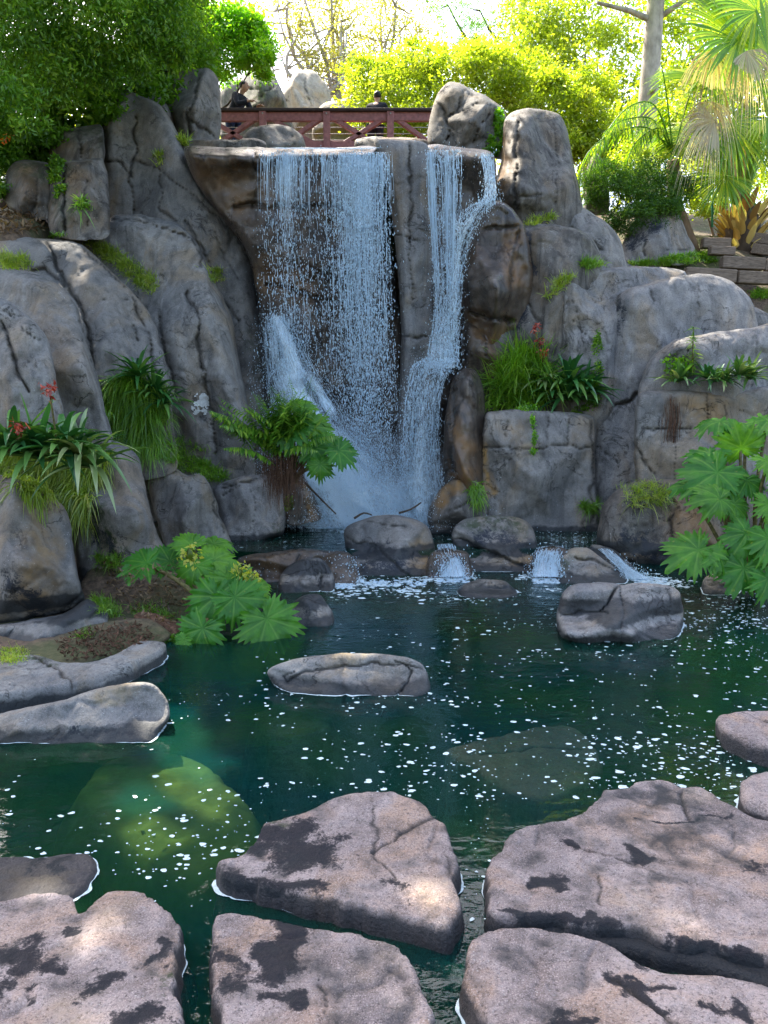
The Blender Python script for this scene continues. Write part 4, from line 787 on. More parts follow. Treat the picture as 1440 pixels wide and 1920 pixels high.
# yellow-green shrubs beyond the bridge
yb = [('broad glowing yellow green shrub just above the bridge rail', 760, 17, [B(700, 190, 17.2, 60, 60, 50), B(760, 160, 17.4, 60, 60, 50), B(690, 140, 18, 50, 60, 30), B(800, 200, 17, 50, 60, 50), B(740, 230, 16.8, 70, 60, 30), B(780, 120, 18, 50, 50, 30)]),
      ('yellow green shrub rising behind the dark fissured summit boulder', 880, 17, [B(850, 130, 17.4, 60, 60, 40), B(920, 140, 17.2, 60, 60, 50), B(960, 180, 17, 60, 60, 40), B(900, 110, 18, 60, 50, 30), B(980, 150, 17.5, 60, 50, 40)]),
      ('yellow leafed bush with orange tips behind the tall rounded summit rock', 1060, 16, [B(1030, 180, 16.4, 50, 50, 40), B(1080, 220, 16.2, 50, 50, 50), B(1100, 170, 16.8, 50, 50, 40), B(1070, 270, 16, 40, 40, 30), B(1130, 260, 16.2, 50, 50, 50)])]
for lab, fx, fy, bl in yb:
    tree('golden_shrub', lab, 'shrub', foot(fx, fy), bl, 110, .10, 'leaf_yellow', 'bark_tan', .06, 30, group='yellow green shrubs beyond the bridge')
yt = [('tall airy yellow green tree left of the white trunk', 1080, 20, [B(1060, 60, 21, 90, 70, 60), B(1120, 110, 20.5, 80, 70, 60), B(1010, 100, 21.5, 60, 60, 50), B(1140, 20, 21, 80, 70, 60), B(1050, -30, 22, 100, 80, 60), B(1170, 180, 19.5, 60, 60, 60), B(1000, 30, 22, 60, 50, 40)]),
      ('sunny leafy tree behind the fan palm at the right', 1320, 18, [B(1290, 60, 19, 90, 70, 70), B(1370, 120, 18, 90, 70, 70), B(1290, 180, 18, 80, 60, 60), B(1430, 40, 19, 90, 70, 80), B(1250, 250, 17, 70, 60, 60), B(1340, 270, 17, 80, 60, 50), B(1440, 240, 17, 80, 60, 70), B(1190, 230, 18, 60, 60, 60)])]
for i, (lab, fx, fy, bl) in enumerate(yt):
    tree('leafy_tree', lab, 'tree', foot(fx, fy), bl, 75 if i == 0 else 90, .14, 'leaf_yellow', 'bark_tan', .14, 28, group='sunny trees behind the waterfall')
# airy trees upper centre, leaves coloured pale in place of haze
for lab, bx, Y, bl in [('bare branched pale tree with thin foliage paled like haze left of the picture centre top', 590, 25, [B(560, 60, 25, 50, 40, 50), B(600, 110, 25, 40, 40, 40), B(640, 40, 26, 50, 40, 60), B(540, 0, 26, 60, 40, 50), B(620, 0, 26, 50, 40, 40)]),
                       ('haze paled sparse tree with forked branches right of the first bare one', 690, 27, [B(690, 70, 27, 50, 40, 50), B(740, 30, 27, 60, 40, 50), B(660, 110, 26, 40, 30, 30), B(720, -10, 28, 70, 40, 50), B(780, 70, 27, 50, 40, 40)])]:
    o = empty('bare_tree', foot(bx, Y), lab, 'tree', 'pale sparse trees at the top centre'); mb = MB()
    branches(mb, foot(bx, Y), [b[0] for b in bl]+[at(bx-70, 20, Y), at(bx+60, 60, Y), at(bx-30, -60, Y), at(bx+30, -40, Y), at(bx-80, 110, Y), at(bx+80, 100, Y)], .30, .42, .16, 9, 1.3); mb.out('trunk', M['bark_pale'], o)
    foliage('crown', M['leaf_hazed'], o, bl, 34, .13, 30, .5, .3, shell=.2)
# dark pine
pn = [B(900, 20, 23, 70, 50, 30), B(960, 50, 23, 60, 50, 22), B(1010, 20, 23, 60, 50, 30), B(870, 60, 23, 40, 40, 14), B(1000, 80, 23, 40, 40, 16), B(940, -20, 23, 90, 60, 30), B(840, 10, 24, 60, 50, 24)]
tree('pine_tree', 'dark branched pine at the top right of centre with flat layers of needles', 'tree', foot(1015, 23), pn+[B(985, 110, 23, 20, 20, 8)], 60, .13, 'leaf_mid', 'bark', .22, 24, asp=.16)
# white trunked tree
o = empty('white_barked_tree', foot(1205, 15.5), 'tall straight pale trunk rising past the top edge at the right', 'tree')
wb = foot(1205, 15.5); mb = MB()
tp = np.array([wb, at(1208, 300, 15.5), at(1214, 200, 15.5), at(1222, 100, 15.5), at(1230, 0, 15.5), at(1236, -120, 15.5)])
V, Q, T = tube(catmull(tp, .3)[:0] if False else tp, [.26, .23, .21, .20, .18, .15], 14); mb.add(V, Q, T); mb.out('trunk', M['bark_pale'], o)
for a, b, c_, r_ in [((1226, 40), (1180, 20), (1120, 5), .07), ((1226, 40), (1262, 15), (1300, -10), .07), ((1216, 180), (1222, 170), (1226, 168), .09)]:
    mb = MB(); V, Q, T = tube([at(*a, 15.5), at(*b, 15.4), at(*c_, 15.2)], [r_, r_*.8, r_*.5], 8); mb.add(V, Q, T); mb.out('branch', M['bark_pale'], o)
foliage('crown', M['leaf_bright'], o, [B(1150, -60, 15.5, 110, 90, 40), B(1290, -50, 15.5, 100, 80, 40)], 70, .13, 26)
# dark evergreen shrub on the right
tree('evergreen_shrub', 'dense dark green feathery shrub above the light grey boulder', 'shrub', foot(1200, 12.3),
     [B(1160, 360, 12.2, 50, 50, 40), B(1210, 350, 12.2, 55, 50, 45), B(1260, 360, 12.2, 40, 45, 36), B(1190, 410, 11.9, 50, 40, 26), B(1130, 340, 12.3, 40, 40, 30), B(1240, 395, 12.0, 34, 40, 20)], 170, .06, 'leaf_dark', 'bark', .05, 34, asp=.25)
tree('sunlit_shrub', 'loose sunlit yellow shrub between the evergreen shrub and the palm base', 'shrub', foot(1300, 13.6),
     [B(1300, 330, 13.6, 50, 50, 30), B(1320, 380, 13.2, 36, 40, 24), B(1190, 300, 14, 50, 50, 30), B(1420, 350, 14, 50, 50, 40)], 90, .07, 'leaf_yellow', 'bark_tan', .03, 24)
tree('bank_shrub', 'low mid green undergrowth beside the olive boulders at the left edge', 'shrub', foot(0, 10.6), [B(-20, 300, 10.4, 50, 50, 40), B(20, 270, 10.8, 50, 50, 36), B(110, 320, 10.2, 14, 30, 30), B(-30, 350, 10.1, 40, 40, 20)], 90, .06, 'leaf_mid', 'bark', .03, 24)
# far hedge closing the view behind everything
fm = []
for i in range(26):
    x = -30+i*2.5+rng.uniform(-1, 1); y = 36+rng.uniform(-4, 4); z = float(np.interp(y, [28, 60], [11, 15])); fm.append(((x, y, z+rng.uniform(-.5, 2.0)), (2.8, 2, 2.6)))
foliage('distant_trees', M['leaf_yellow'], None, fm, 60, .26, 16, kind='stuff', label='far off sunlit tree line seen between the nearer trunks', cat='trees')

# ============================================================ bridge
BY = 15.5
M['bridge'] = plain('maroon_paint', (.30, .12, .125), .55, .25, 14, .4, (1, 1, 1), .25)
M['bridge_d'] = plain('dark_timber', (.035, .022, .024), .7, .3, 12)
M['steel'] = plain('steel_cable', (.35, .34, .34), .4, .1, 20, .5, metal=.6)
bz = lambda py: float(at(720, py, BY)[2]); bx = lambda px: float(at(px, 240, BY)[0]); YB = float(D(BY))
o = empty('footbridge', (bx(610), YB, bz(300)), 'maroon timber footbridge with crossed braces above the waterfall lip', 'bridge')
xa, xb = bx(396), bx(812)
def part(name, items, mat):
    mb = MB()
    for it in items: mb.add(*it)
    return mb.out(name, M[mat], o, smooth=False)
part('top_rail', [beam((xa, YB-.02, bz(209)), (xb, YB-.02, bz(209)), .24, .06)], 'bridge_d')
part('upper_beam', [beam((xa, YB, bz(219)), (xb, YB, bz(219)), .10, .20)], 'bridge')
part('lower_beam', [beam((xa, YB, bz(273)), (xb, YB, bz(273)), .12, .16)], 'bridge')
part('deck', [beam((xa, YB+1.0, bz(296)), (xb, YB+1.0, bz(296)), 2.1, .12)], 'bridge_d')
for px in (494, 613, 732):
    p = part('post', [beam((bx(px), YB-.05, bz(310)), (bx(px), YB-.05, bz(208)), .15, .13, up=(0, 1, 0))], 'bridge')
    mb = MB(); V, Q, T = tube([(bx(px), YB-.13, bz(216)), (bx(px), YB-.115, bz(216))], .018, 8); mb.add(V, Q, T)
    b_ = mb.out('bolt', M['steel'], None); 
    b_.parent = p; b_.matrix_parent_inverse.identity(); b_.location = Vector(b_.location)-Vector(p.location)-Vector(o.location) if False else Vector(b_.location)-Vector(PO[o.name])
for a, b in [((494, 212), (404, 272)), ((404, 230), (494, 285)), ((494, 214), (613, 284)), ((613, 214), (510, 284)), ((613, 214), (722, 282)), ((732, 214), (624, 282)), ((732, 214), (812, 272))]:
    part('brace', [beam((bx(a[0]), YB+.03, bz(a[1])), (bx(b[0]), YB+.03, bz(b[1])), .09, .13, up=(0, 1, 0))], 'bridge')
for py in (236, 248, 260):
    mb = MB(); V, Q, T = tube([(xa, YB+.1, bz(py)), (xb, YB+.1, bz(py))], .009, 6); mb.add(V, Q, T); mb.out('cable', M['steel'], o)
# far handrail of the same bridge
part('far_rail', [beam((xa, YB+2.0, bz(262)+.35), (xb, YB+2.0, bz(262)+.35), .10, .06), beam((xa, YB+2.0, bz(275)+.3), (xb, YB+2.0, bz(275)+.3), .08, .05)], 'bridge')

# ============================================================ people
M['skin'] = plain('skin', (.42, .24, .17), .55, .08, 30, .4, bump=.05)
M['hair'] = plain('black_hair', (.012, .010, .010), .5, .3, 60, .4)
M['jacket'] = plain('black_jacket', (.018, .020, .030), .8, .3, 25, .2)
M['jeans'] = plain('dark_blue_jeans', (.03, .045, .09), .85, .3, 30, .2)
M['shirt'] = plain('blue_shirt', (.20, .28, .42), .85, .2, 30, .2)
def skin_mesh(name, verts, edges, radii, mat, parent, root=0):
    me = bpy.data.meshes.new(name); me.from_pydata([tuple(v) for v in verts], edges, [])
    ob = bpy.data.objects.new(name, me); COL.objects.link(ob)
    md = ob.modifiers.new('skin', 'SKIN'); md.use_smooth_shade = True; md.branch_smoothing = .5
    if not me.skin_vertices: me.attributes  # layer is made by the modifier
    bpy.context.view_layer.update()
    if not me.skin_vertices:
        bm_ = __import__('bmesh').new(); bm_.from_mesh(me); bm_.verts.layers.skin.verify(); bm_.to_mesh(me); bm_.free()
    for i, sv in enumerate(me.skin_vertices[0].data):
        rr = radii[i]; sv.radius = rr if hasattr(rr, '__len__') else (rr, rr); sv.use_root = (i == root)
    sb_ = ob.modifiers.new('sub', 'SUBSURF'); sb_.levels = 2; sb_.render_levels = 2
    me.materials.append(mat); ob.parent = parent; return ob
def person(label, loc, rz, lean, head_turn, legs='jeans'):
    o = empty('person', loc, label, 'person'); o.rotation_euler = (0, 0, rz)
    ln = lean
    hip = np.array([0, 0, .93]); 
    def up(h, f=1.0): return np.array([0, -sin(ln)*(h-.93)*f, .93+cos(ln)*(h-.93)])
    ch = up(1.25); nk = up(1.46); 
    # continuous body: pelvis, spine, neck, head, arms to the rail, legs
    v = [hip, up(1.10), ch, up(1.38), nk, up(1.53), up(1.62), up(1.70)]
    e = [(i, i+1) for i in range(7)]; rad = [.13, .125, .14, .11, .055, .06, .085, .06]
    for sx in (-1, 1):
        s0 = up(1.40)+np.array([sx*.19, 0, 0]); el = s0+np.array([sx*.07, -.12, -.25]); wr = el+np.array([-sx*.10, -.24, .06]); hd = wr+np.array([-sx*.02, -.09, -.01])
        n = len(v); v += [s0, el, wr, hd]; e += [(3, n), (n, n+1), (n+1, n+2), (n+2, n+3)]; rad += [.062, .045, .030, .034]
        for k in range(4):
            f0 = hd+np.array([(k-1.5)*.02, -.03, 0]); n2 = len(v); v += [f0, f0+np.array([0, -.035, -.015]), f0+np.array([0, -.05, -.04])]; e += [(n+3, n2), (n2, n2+1), (n2+1, n2+2)]; rad += [.011, .009, .008]
        t0 = wr+np.array([-sx*.035, -.03, 0]); n2 = len(v); v += [t0, t0+np.array([-sx*.02, -.035, -.01])]; e += [(n+2, n2), (n2, n2+1)]; rad += [.011, .009]
        kn = np.array([sx*.11, -.02, .50]); an = np.array([sx*.12, .03, .08]); n = len(v)
        v += [np.array([sx*.10, 0, .86]), kn, an, an+np.array([0, -.14, -.045])]; e += [(0, n), (n, n+1), (n+1, n+2), (n+2, n+3)]; rad += [.095, .065, .045, .04]
    skin_mesh('body', v, e, rad, M['skin'], o)
    # head detail
    hc = up(1.62); mb = MB()
    hx = np.array([cos(head_turn), sin(head_turn), 0]); hy = np.array([sin(head_turn), -cos(head_turn), 0])
    def ell(c, r, n=14, cut=None):
        th, ph = np.meshgrid(np.linspace(0, 2*pi, n, endpoint=False), np.linspace(0, pi, n//2+1)); 
        X = np.stack([np.cos(th)*np.sin(ph)*r[0], np.sin(th)*np.sin(ph)*r[1], np.cos(ph)*r[2]], -1).reshape(-1, 3)
        X = X[:, :1]*hx+X[:, 1:2]*hy+X[:, 2:]*np.array([0, 0, 1])+c
        i = np.arange(n//2)[:, None]*n; j = np.arange(n)[None]; k = (j+1) % n
        return X, np.stack([i+j, i+n+j, i+n+k, i+k], -1).reshape(-1, 4)
    mb.add(*ell(hc+hy*.015+np.array([0, 0, .01]), (.078, .095, .115))); mb.add(*ell(hc+hy*.115+np.array([0, 0, -.005]), (.014, .02, .022), 8))
    for sx in (-1, 1): mb.add(*ell(hc+hx*sx*.08, (.012, .022, .034), 8))
    g = mb.out('head', M['skin'], None); g.parent = o
    mb = MB(); mb.add(*ell(hc-hy*.018+np.array([0, 0, .045]), (.088, .098, .092), 18)); g = mb.out('hair', M['hair'], None); g.parent = o
    for sx in (-1, 1):
        mb = MB(); mb.add(*ell(hc+hx*sx*.032+hy*.103+np.array([0, 0, .01]), (.012, .008, .007), 8)); g = mb.out('eye', M['hair'], None); g.parent = o
    # jacket over the torso and sleeves
    v = [up(.92), up(1.10), ch, up(1.38), up(1.45)]; e = [(0, 1), (1, 2), (2, 3), (3, 4)]; rad = [(.19, .14), (.185, .14), (.20, .15), (.165, .12), (.08, .075)]
    for sx in (-1, 1):
        s0 = up(1.40)+np.array([sx*.19, 0, 0]); el = s0+np.array([sx*.07, -.12, -.25]); wr = el+np.array([-sx*.09, -.215, .055])
        n = len(v); v += [s0, el, wr]; e += [(3, n), (n, n+1), (n+1, n+2)]; rad += [.085, .062, .048]
    skin_mesh('jacket', v, e, rad, M['jacket'], o)
    v = [np.array([0, 0, .95])]; e = []; rad = [(.17, .13)]
    for sx in (-1, 1):
        n = len(v); v += [np.array([sx*.10, 0, .84]), np.array([sx*.11, -.02, .50]), np.array([sx*.12, .03, .12])]; e += [(0, n), (n, n+1), (n+1, n+2)]; rad += [.11, .082, .068]
    skin_mesh('trousers', v, e, rad, M[legs], o)
    return o
dk = bz(296)+.06
person('black haired person in a dark jacket leaning on the left end of the bridge', (bx(428), YB+.55, dk+.03), radians(62), radians(30), radians(20))
person('dark figure with black hair standing far side of the bridge near its right post', (bx(703), YB+.75, dk-.02), radians(168), radians(20), radians(10), 'jacket')

# ============================================================ falling water
def water_white(name, base=(.74, .90, 1.0), tr=.45, rough=.25):
    m, t = newmat(name)
    d = t.n('BsdfDiffuse'); d.inputs[0].default_value = (*base, 1); q = t.n('BsdfTranslucent'); q.inputs[0].default_value = (*base, 1)
    g = t.n('BsdfGlossy', i_Roughness=rough)
    a = t.n('MixShader', i_0=tr, i_1=d.outputs[0], i_2=q.outputs[0]); b = t.n('MixShader', i_0=.10, i_1=a.outputs[0], i_2=g.outputs[0])
    t.out(b.outputs[0]); return m
M['drops'] = water_white('white_water')
def veil_mat(name, lo, hi, su, sv, base=(.74, .90, 1.0), mx=.9):
    """broken sheet of water: streaks along v, holes between"""
    m, t = newmat(name); uv = t.n('UVMap').outputs[0]
    q = t.n('VectorMath', operation='MULTIPLY', i_0=uv, i_1=(su, sv, 1)).outputs[0]
    n = t.noise(q, 1.0, 6, 0.7, 0.3); n2 = t.noise(t.n('VectorMath', operation='MULTIPLY', i_0=uv, i_1=(su*3.1, sv*9, 1)).outputs[0], 1.0, 3, .6)
    a = t.math('ADD', t.math('MULTIPLY', n, .75), t.math('MULTIPLY', n2, .25))
    a = t.math('ADD', a, t.math('MULTIPLY', t.math('SUBTRACT', t.attr('dens'), .5), .5))
    al = t.math('MULTIPLY', t.ramp(a, [(lo, 0.0), (hi, 1.0)]), mx)
    d = t.n('BsdfDiffuse'); d.inputs[0].default_value = (*base, 1); qq = t.n('BsdfTranslucent'); qq.inputs[0].default_value = (*base, 1)
    g = t.n('BsdfGlossy', i_Roughness=.2)
    b = t.n('MixShader', i_0=.4, i_1=d.outputs[0], i_2=qq.outputs[0]); c = t.n('MixShader', i_0=.08, i_1=b.outputs[0], i_2=g.outputs[0])
    tr = t.n('BsdfTransparent'); t.out(t.n('MixShader', i_0=al, i_1=tr.outputs[0], i_2=c.outputs[0]).outputs[0]); return m
M['veil'] = veil_mat('water_veil', .46, .62, 110, 2.0, mx=.97)
M['spray'] = veil_mat('water_spray', .40, .60, 34, 30, (.78, .92, 1.0), .97)
def path_eval(path, t):
    path = np.asarray(path, float); n = len(path); u = np.clip(t, 0, 1)*(n-1); i = np.minimum(u.astype(int), n-2); f = (u-i)[:, None]
    p0 = path[np.maximum(i-1, 0)]; p1 = path[i]; p2 = path[i+1]; p3 = path[np.minimum(i+2, n-1)]
    return .5*(2*p1+(p2-p0)*f+(2*p0-5*p1+4*p2-p3)*f*f+(3*p1-p0-3*p2+p3)*f**3)
def fall_pos(path, t, u, off=0.0):
    """path rows: px, py, depth, half width in px"""
    r = path_eval(path, t); return at(r[:, 0]+u*r[:, 3], r[:, 1], r[:, 2]-off)
def veil(path, parent, mat='veil', nt=90, nu=24, dens=None, name='water_sheet', bulge=.05):
    T, U = np.meshgrid(np.linspace(0, 1, nt), np.linspace(-1, 1, nu), indexing='ij'); tf, uf = T.ravel(), U.ravel()
    P = fall_pos(path, tf, uf, bulge*(1-uf**2)); P = P+(fbm(P, 3, 3, 5)*.03)[:, None]*np.array([0, 1, 0])
    i = np.arange(nt*nu).reshape(nt, nu); Q = np.stack([i[:-1, :-1], i[:-1, 1:], i[1:, 1:], i[1:, :-1]], -1).reshape(-1, 4)
    dn = np.full(len(P), .5) if dens is None else dens(tf, uf)
    dn = dn-np.clip((np.abs(uf)-.75)*4, 0, 1)*.6
    w_ = np.asarray(path)[:, 3].mean()/60.
    return mk(name, P, [Q], M[mat], parent, attrs={'dens': dn}, uv=np.column_stack([uf*w_*.5, tf]))
def strands(path, parent, n, ts=(0, .4), ln=(.1, .5), wd=.008, name='strands', prof=None, jit=.15, off=(-.05, .12)):
    mb = MB(); seg = 10
    u = prof(n) if prof else rng.uniform(-1, 1, n)
    t0 = rng.uniform(*ts, n); L = rng.uniform(*ln, n); w_ = wd*rng.uniform(.4, 1.6, n); of = rng.uniform(*off, n); ph = rng.uniform(0, 50, n)
    k = np.linspace(0, 1, seg)
    tt = t0[:, None]+L[:, None]*k; uu = u[:, None]+jit*.15*vnoise(np.column_stack([(tt*5+ph[:, None]).ravel(), np.zeros(tt.size), np.zeros(tt.size)])).reshape(tt.shape)
    ok = tt <= 1
    P = fall_pos(path, np.clip(tt, 0, 1).ravel(), uu.ravel(), np.repeat(of, seg)).reshape(n, seg, 3)
    rad = .6*w_[:, None]*(np.sin(np.pi*np.clip(k*.92+.08, 0, 1))[None]**.5)*(.45+.75*np.abs(vnoise(np.column_stack([(tt*60+ph[:, None]).ravel(), ph.repeat(seg), np.zeros(tt.size)])).reshape(tt.shape)))
    rad = np.where(ok, rad, 0)
    a = np.array([0, 2.1, 4.2]); ring = np.stack([np.cos(a), np.sin(a), a*0], -1)
    V = P[:, :, None]+rad[..., None, None]*ring; idx = np.arange(n*seg*3).reshape(n, seg, 3)
    Q = np.concatenate([np.stack([idx[:, :-1, j], idx[:, :-1, (j+1) % 3], idx[:, 1:, (j+1) % 3], idx[:, 1:, j]], -1).reshape(-1, 4) for j in range(3)])
    return mk(name, V.reshape(-1, 3), [Q], M['drops'], parent, kind='stuff')
OCT = np.array([[1, 0, 0], [-1, 0, 0], [0, 1, 0], [0, -1, 0], [0, 0, 1], [0, 0, -1.]]); OF = np.array([[0, 2, 4], [2, 1, 4], [1, 3, 4], [3, 0, 4], [2, 0, 5], [1, 2, 5], [3, 1, 5], [0, 3, 5]])
def drops(P, parent, size=.008, stretch=1.8, name='droplets'):
    P = np.concatenate([P, P+rng.normal(size=P.shape)*.06])
    n = len(P); s_ = .48*size*rng.lognormal(0, .5, n).clip(.3, 1.9); st = stretch*rng.uniform(.8, 2.4, n)
    V = P[:, None]+OCT[None]*np.stack([s_, s_, s_*st], -1)[:, None]; T = (OF[None]+np.arange(n)[:, None, None]*6).reshape(-1, 3)
    return mk(name, V.reshape(-1, 3), [T], M['drops'], parent, kind='stuff')
def fdrops(path, parent, n, t=(0, 1), tp=1.0, size=.008, prof=None, off=(-.1, .35), spread=1.05, stretch=1.8):
    u = prof(n) if prof else rng.uniform(-spread, spread, n)
    tt = t[0]+(t[1]-t[0])*rng.uniform(0, 1, n)**tp
    return drops(fall_pos(path, tt, u, rng.uniform(*off, n)), parent, size, stretch)
# wide curtain
o = empty('waterfall', at(640, 960, 9.6), 'wide curtain of white water falling from the rock lip at the left of the pillar', 'waterfall')
main = [(608, 283, 10.05, 116), (608, 300, 9.9, 117), (608, 380, 9.84, 117), (610, 480, 9.80, 116), (614, 600, 9.76, 116), (620, 720, 9.74, 116), (628, 850, 9.72, 118), (634, 982, 9.7, 118)]
def pm(n):
    c = rng.choice([-.93, -.84, -.70, -.62, -.5, -.35, -.2, -.05, .12, .3, .42, .55, .7, .85, .96], n, p=np.array([2, 1.5, 4, 6, 5, 3, 2, 2, 3, 6, 8, 9, 9, 7, 3])/70.5); return c+rng.normal(0, .055, n)
def pr_(n): return np.clip(.55+rng.normal(0, .26, n), -1, 1.05)
def dens_main(t, u):
    top_ = np.clip((t-.0-.05*np.clip(-u+.1, 0, 1)*(1+.8*fbm(np.column_stack([u*9, u*0, u*0]), 1, 3, 4)))/.03, 0, 1)
    a = .50-.55*t+.24*np.exp(-((u-.62)/.26)**2)+.16*np.exp(-((u+.6)/.09)**2)+.1*np.exp(-((u+.9)/.04)**2)-.16*np.exp(-((u+.15)/.25)**2)*(1+t*2)-.12*np.exp(-((u+.8)/.07)**2)
    return a*top_-(1-top_)*.5
veil([(612, 276, 10.28, 108), (612, 279, 10.12, 108)], o, 'spray', 4, 60, lambda t, u: .8+0*t, 'lip_sheet')
veil(main[1:5], o, 'veil', 140, 90, dens_main, 'water_sheet')
veil([(m_[0]+2, m_[1], m_[2]-.05, m_[3]*.98) for m_ in main[1:6]], o, 'veil', 140, 90, lambda t, u: dens_main(t, u)-.06, 'water_sheet')
strands(main, o, 520, (.035, .15), (.04, .22), .006, prof=pm); strands(main, o, 260, (.10, .5), (.05, .22), .007, prof=pr_, name='strands')
strands(main, o, 2600, (.03, .7), (.006, .025), .007, prof=pm, name='short_strands')
fdrops(main, o, 6500, (.15, .97), .9, .0075, pr_); fdrops(main, o, 4200, (.08, .97), .8, .007, pm)
fdrops(main, o, 2600, (.3, 1), .8, .007, None, (-.25, .4), 1.1)
# spray running down the left ramp and boiling at the foot
ramp_ = [(516, 590, 9.95, 20), (530, 640, 9.92, 34), (550, 710, 9.9, 52), (578, 780, 9.85, 74), (612, 850, 9.8, 104), (640, 910, 9.75, 126), (668, 986, 9.68, 140)]
edge = lambda u, a=.35: -np.clip((np.abs(u)-a+.35*fbm(np.column_stack([u*3, np.linspace(0, 9, len(u)), u*0]), 1, 3, 8))/(1-a), 0, 1)**1.1*1.0
veil(ramp_, o, 'spray', 110, 50, lambda t, u: .45+.62*t+edge(u)*(1-.4*t), 'splash_sheet', .12)
veil([(r_[0]+6, r_[1]+3, r_[2]-.12, r_[3]*.95) for r_ in ramp_], o, 'spray', 90, 40, lambda t, u: .46+.42*t+edge(u), 'splash_sheet', .12)
fdrops(ramp_, o, 15000, (0, 1), .65, .0055, lambda n: rng.normal(0, .62, n), (-.1, .3), 1.1, 1.2); strands(ramp_, o, 500, (0, .7), (.03, .12), .005, name='strands')
foot_ = [(690, 830, 9.85, 90), (690, 880, 9.82, 122), (692, 935, 9.75, 140), (694, 990, 9.66, 150)]
veil(foot_, o, 'spray', 50, 60, lambda t, u: -.9+2.2*np.minimum(t*1.1, 1)**.7+edge(u, .6), 'foam_sheet', .12); fdrops(ramp_[3:], o, 6000, (0, 1), .8, .0055, lambda n: rng.normal(.2, .6, n), (-.2, .6), 1.1, 1.0); fdrops(foot_, o, 14000, (.0, 1), .45, .0058, lambda n: rng.normal(0, .6, n), (-.1, .6), 1.1, 1.0)
# narrow fall
o = empty('waterfall', at(830, 960, 9.5), 'narrow waterfall running down the dark cleft at the right of the pillar', 'waterfall')
top = [(832, 280, 10.1, 34), (832, 300, 9.97, 34), (834, 400, 9.88, 31), (836, 500, 9.8, 25), (836, 580, 9.76, 22), (832, 640, 9.72, 27), (828, 690, 9.68, 32)]
side = [(912, 288, 10.05, 12), (918, 330, 9.95, 10), (918, 372, 9.52, 12), (898, 390, 9.45, 22), (872, 430, 9.45, 20), (858, 500, 9.6, 14), (852, 600, 9.66, 12), (846, 680, 9.66, 14)]
low = [(828, 672, 9.66, 34), (808, 690, 9.6, 36), (794, 740, 9.6, 33), (790, 800, 9.6, 34), (788, 870, 9.62, 38), (790, 930, 9.64, 44), (792, 990, 9.66, 50)]
def pt(n): return rng.choice([-.75, -.62, .1, .25, .55], n, p=[.3, .2, .2, .15, .15])+rng.normal(0, .07, n)
veil(top, o, 'veil', 140, 40, lambda t, u: -.02+.60*t+.42*np.exp(-((u+.68)/.10)**2)*(1-t)+.36*np.exp(-((u-.15)/.10)**2)*(1-t)); veil(top, o, 'spray', 120, 30, lambda t, u: -.15+.62*t+edge(u, .3), 'mist_sheet', .12)
strands(top, o, 120, (0, .3), (.15, .5), .006, prof=pt); strands(top, o, 900, (.1, .9), (.01, .06), .006, name='short_strands')
veil(side, o, 'spray', 110, 24, lambda t, u: .30+.22*np.sin(t*pi)+edge(u, .3)); strands(side, o, 50, (0, .2), (.05, .15), .006); strands(side, o, 500, (0, .95), (.01, .05), .006, name='short_strands'); fdrops(side, o, 1600, (0, 1), 1, .006)
veil(low, o, 'veil', 140, 50, lambda t, u: .22+.25*t+.22*u, bulge=.15); veil(low, o, 'spray', 120, 40, lambda t, u: .10+.60*t+edge(u, .3), 'mist_sheet', .22)
strands(low, o, 40, (0, .5), (.1, .3), .005, off=(.02, .18)); strands(low, o, 1200, (0, .9), (.01, .06), .006, off=(.02, .25), name='short_strands'); fdrops(low, o, 4200, (0, 1), .7, .006)
fdrops(top, o, 2600, (0, 1), .7, .006)
fh = MB()
def heap(px0, px1, py0, py1, z, n, r0, r1, thick=.5):
    px = rng.uniform(px0, px1, n); py = rng.uniform(py0, py1, n); C = W(px, py, z); rr = rng.uniform(r0, r1, n)
    V = C[:, None]+OCT2[None]*np.stack([rr, rr, rr*thick], -1)[:, None]*(1+.2*rng.normal(size=(n, len(OCT2), 1))); T = (OF2[None]+np.arange(n)[:, None, None]*len(OCT2)).reshape(-1, 3); fh.add(V.reshape(-1, 3), T=T)
bm_ = __import__('bmesh').new(); __import__('bmesh').ops.create_icosphere(bm_, subdivisions=1, radius=1); bm_.verts.ensure_lookup_table(); OCT2 = np.array([v.co[:] for v in bm_.verts]); OF2 = np.array([[v.index for v in f.verts] for f in bm_.faces]); bm_.free()
heap(590, 850, 962, 992, .2, 900, .012, .05); heap(640, 800, 975, 1000, .2, 300, .01, .035)
for a in ((655, 800, 1088, 1100), (820, 880, 1080, 1092), (1000, 1060, 1082, 1094), (1190, 1250, 1084, 1098), (620, 660, 1088, 1104)): heap(a[0], a[1], a[2], a[3], 0, 160, .008, .028, .4)
fh.out('churned_foam', M['drops'], None, label='churned white foam where the falls and cascades strike the water', cat='foam', kind='stuff')
# mist hanging over the plunge pool
m, t = newmat('mist'); pv = t.n('VolumePrincipled'); pv.inputs['Color'].default_value = (.95, .98, 1, 1); pv.inputs['Density'].default_value = .22; pv.inputs['Anisotropy'].default_value = .1
ou = t.n('OutputMaterial'); t.t.links.new(pv.outputs[0], ou.inputs[1]); M['mist'] = m
def blob(c, r):
    th, ph = np.meshgrid(np.linspace(0, 2*pi, 24, endpoint=False), np.linspace(0, pi, 13)); X = np.stack([np.cos(th)*np.sin(ph), np.sin(th)*np.sin(ph), np.cos(ph)], -1).reshape(-1, 3)
    X = X*(1+.16*fbm(X, 1.6, 2, int(abs(c[0])*50)))[:, None]*np.asarray(r)+c; i = np.arange(12)[:, None]*24; j = np.arange(24)[None]; k = (j+1) % 24
    return X, np.stack([i+j, i+24+j, i+24+k, i+k], -1).reshape(-1, 4)
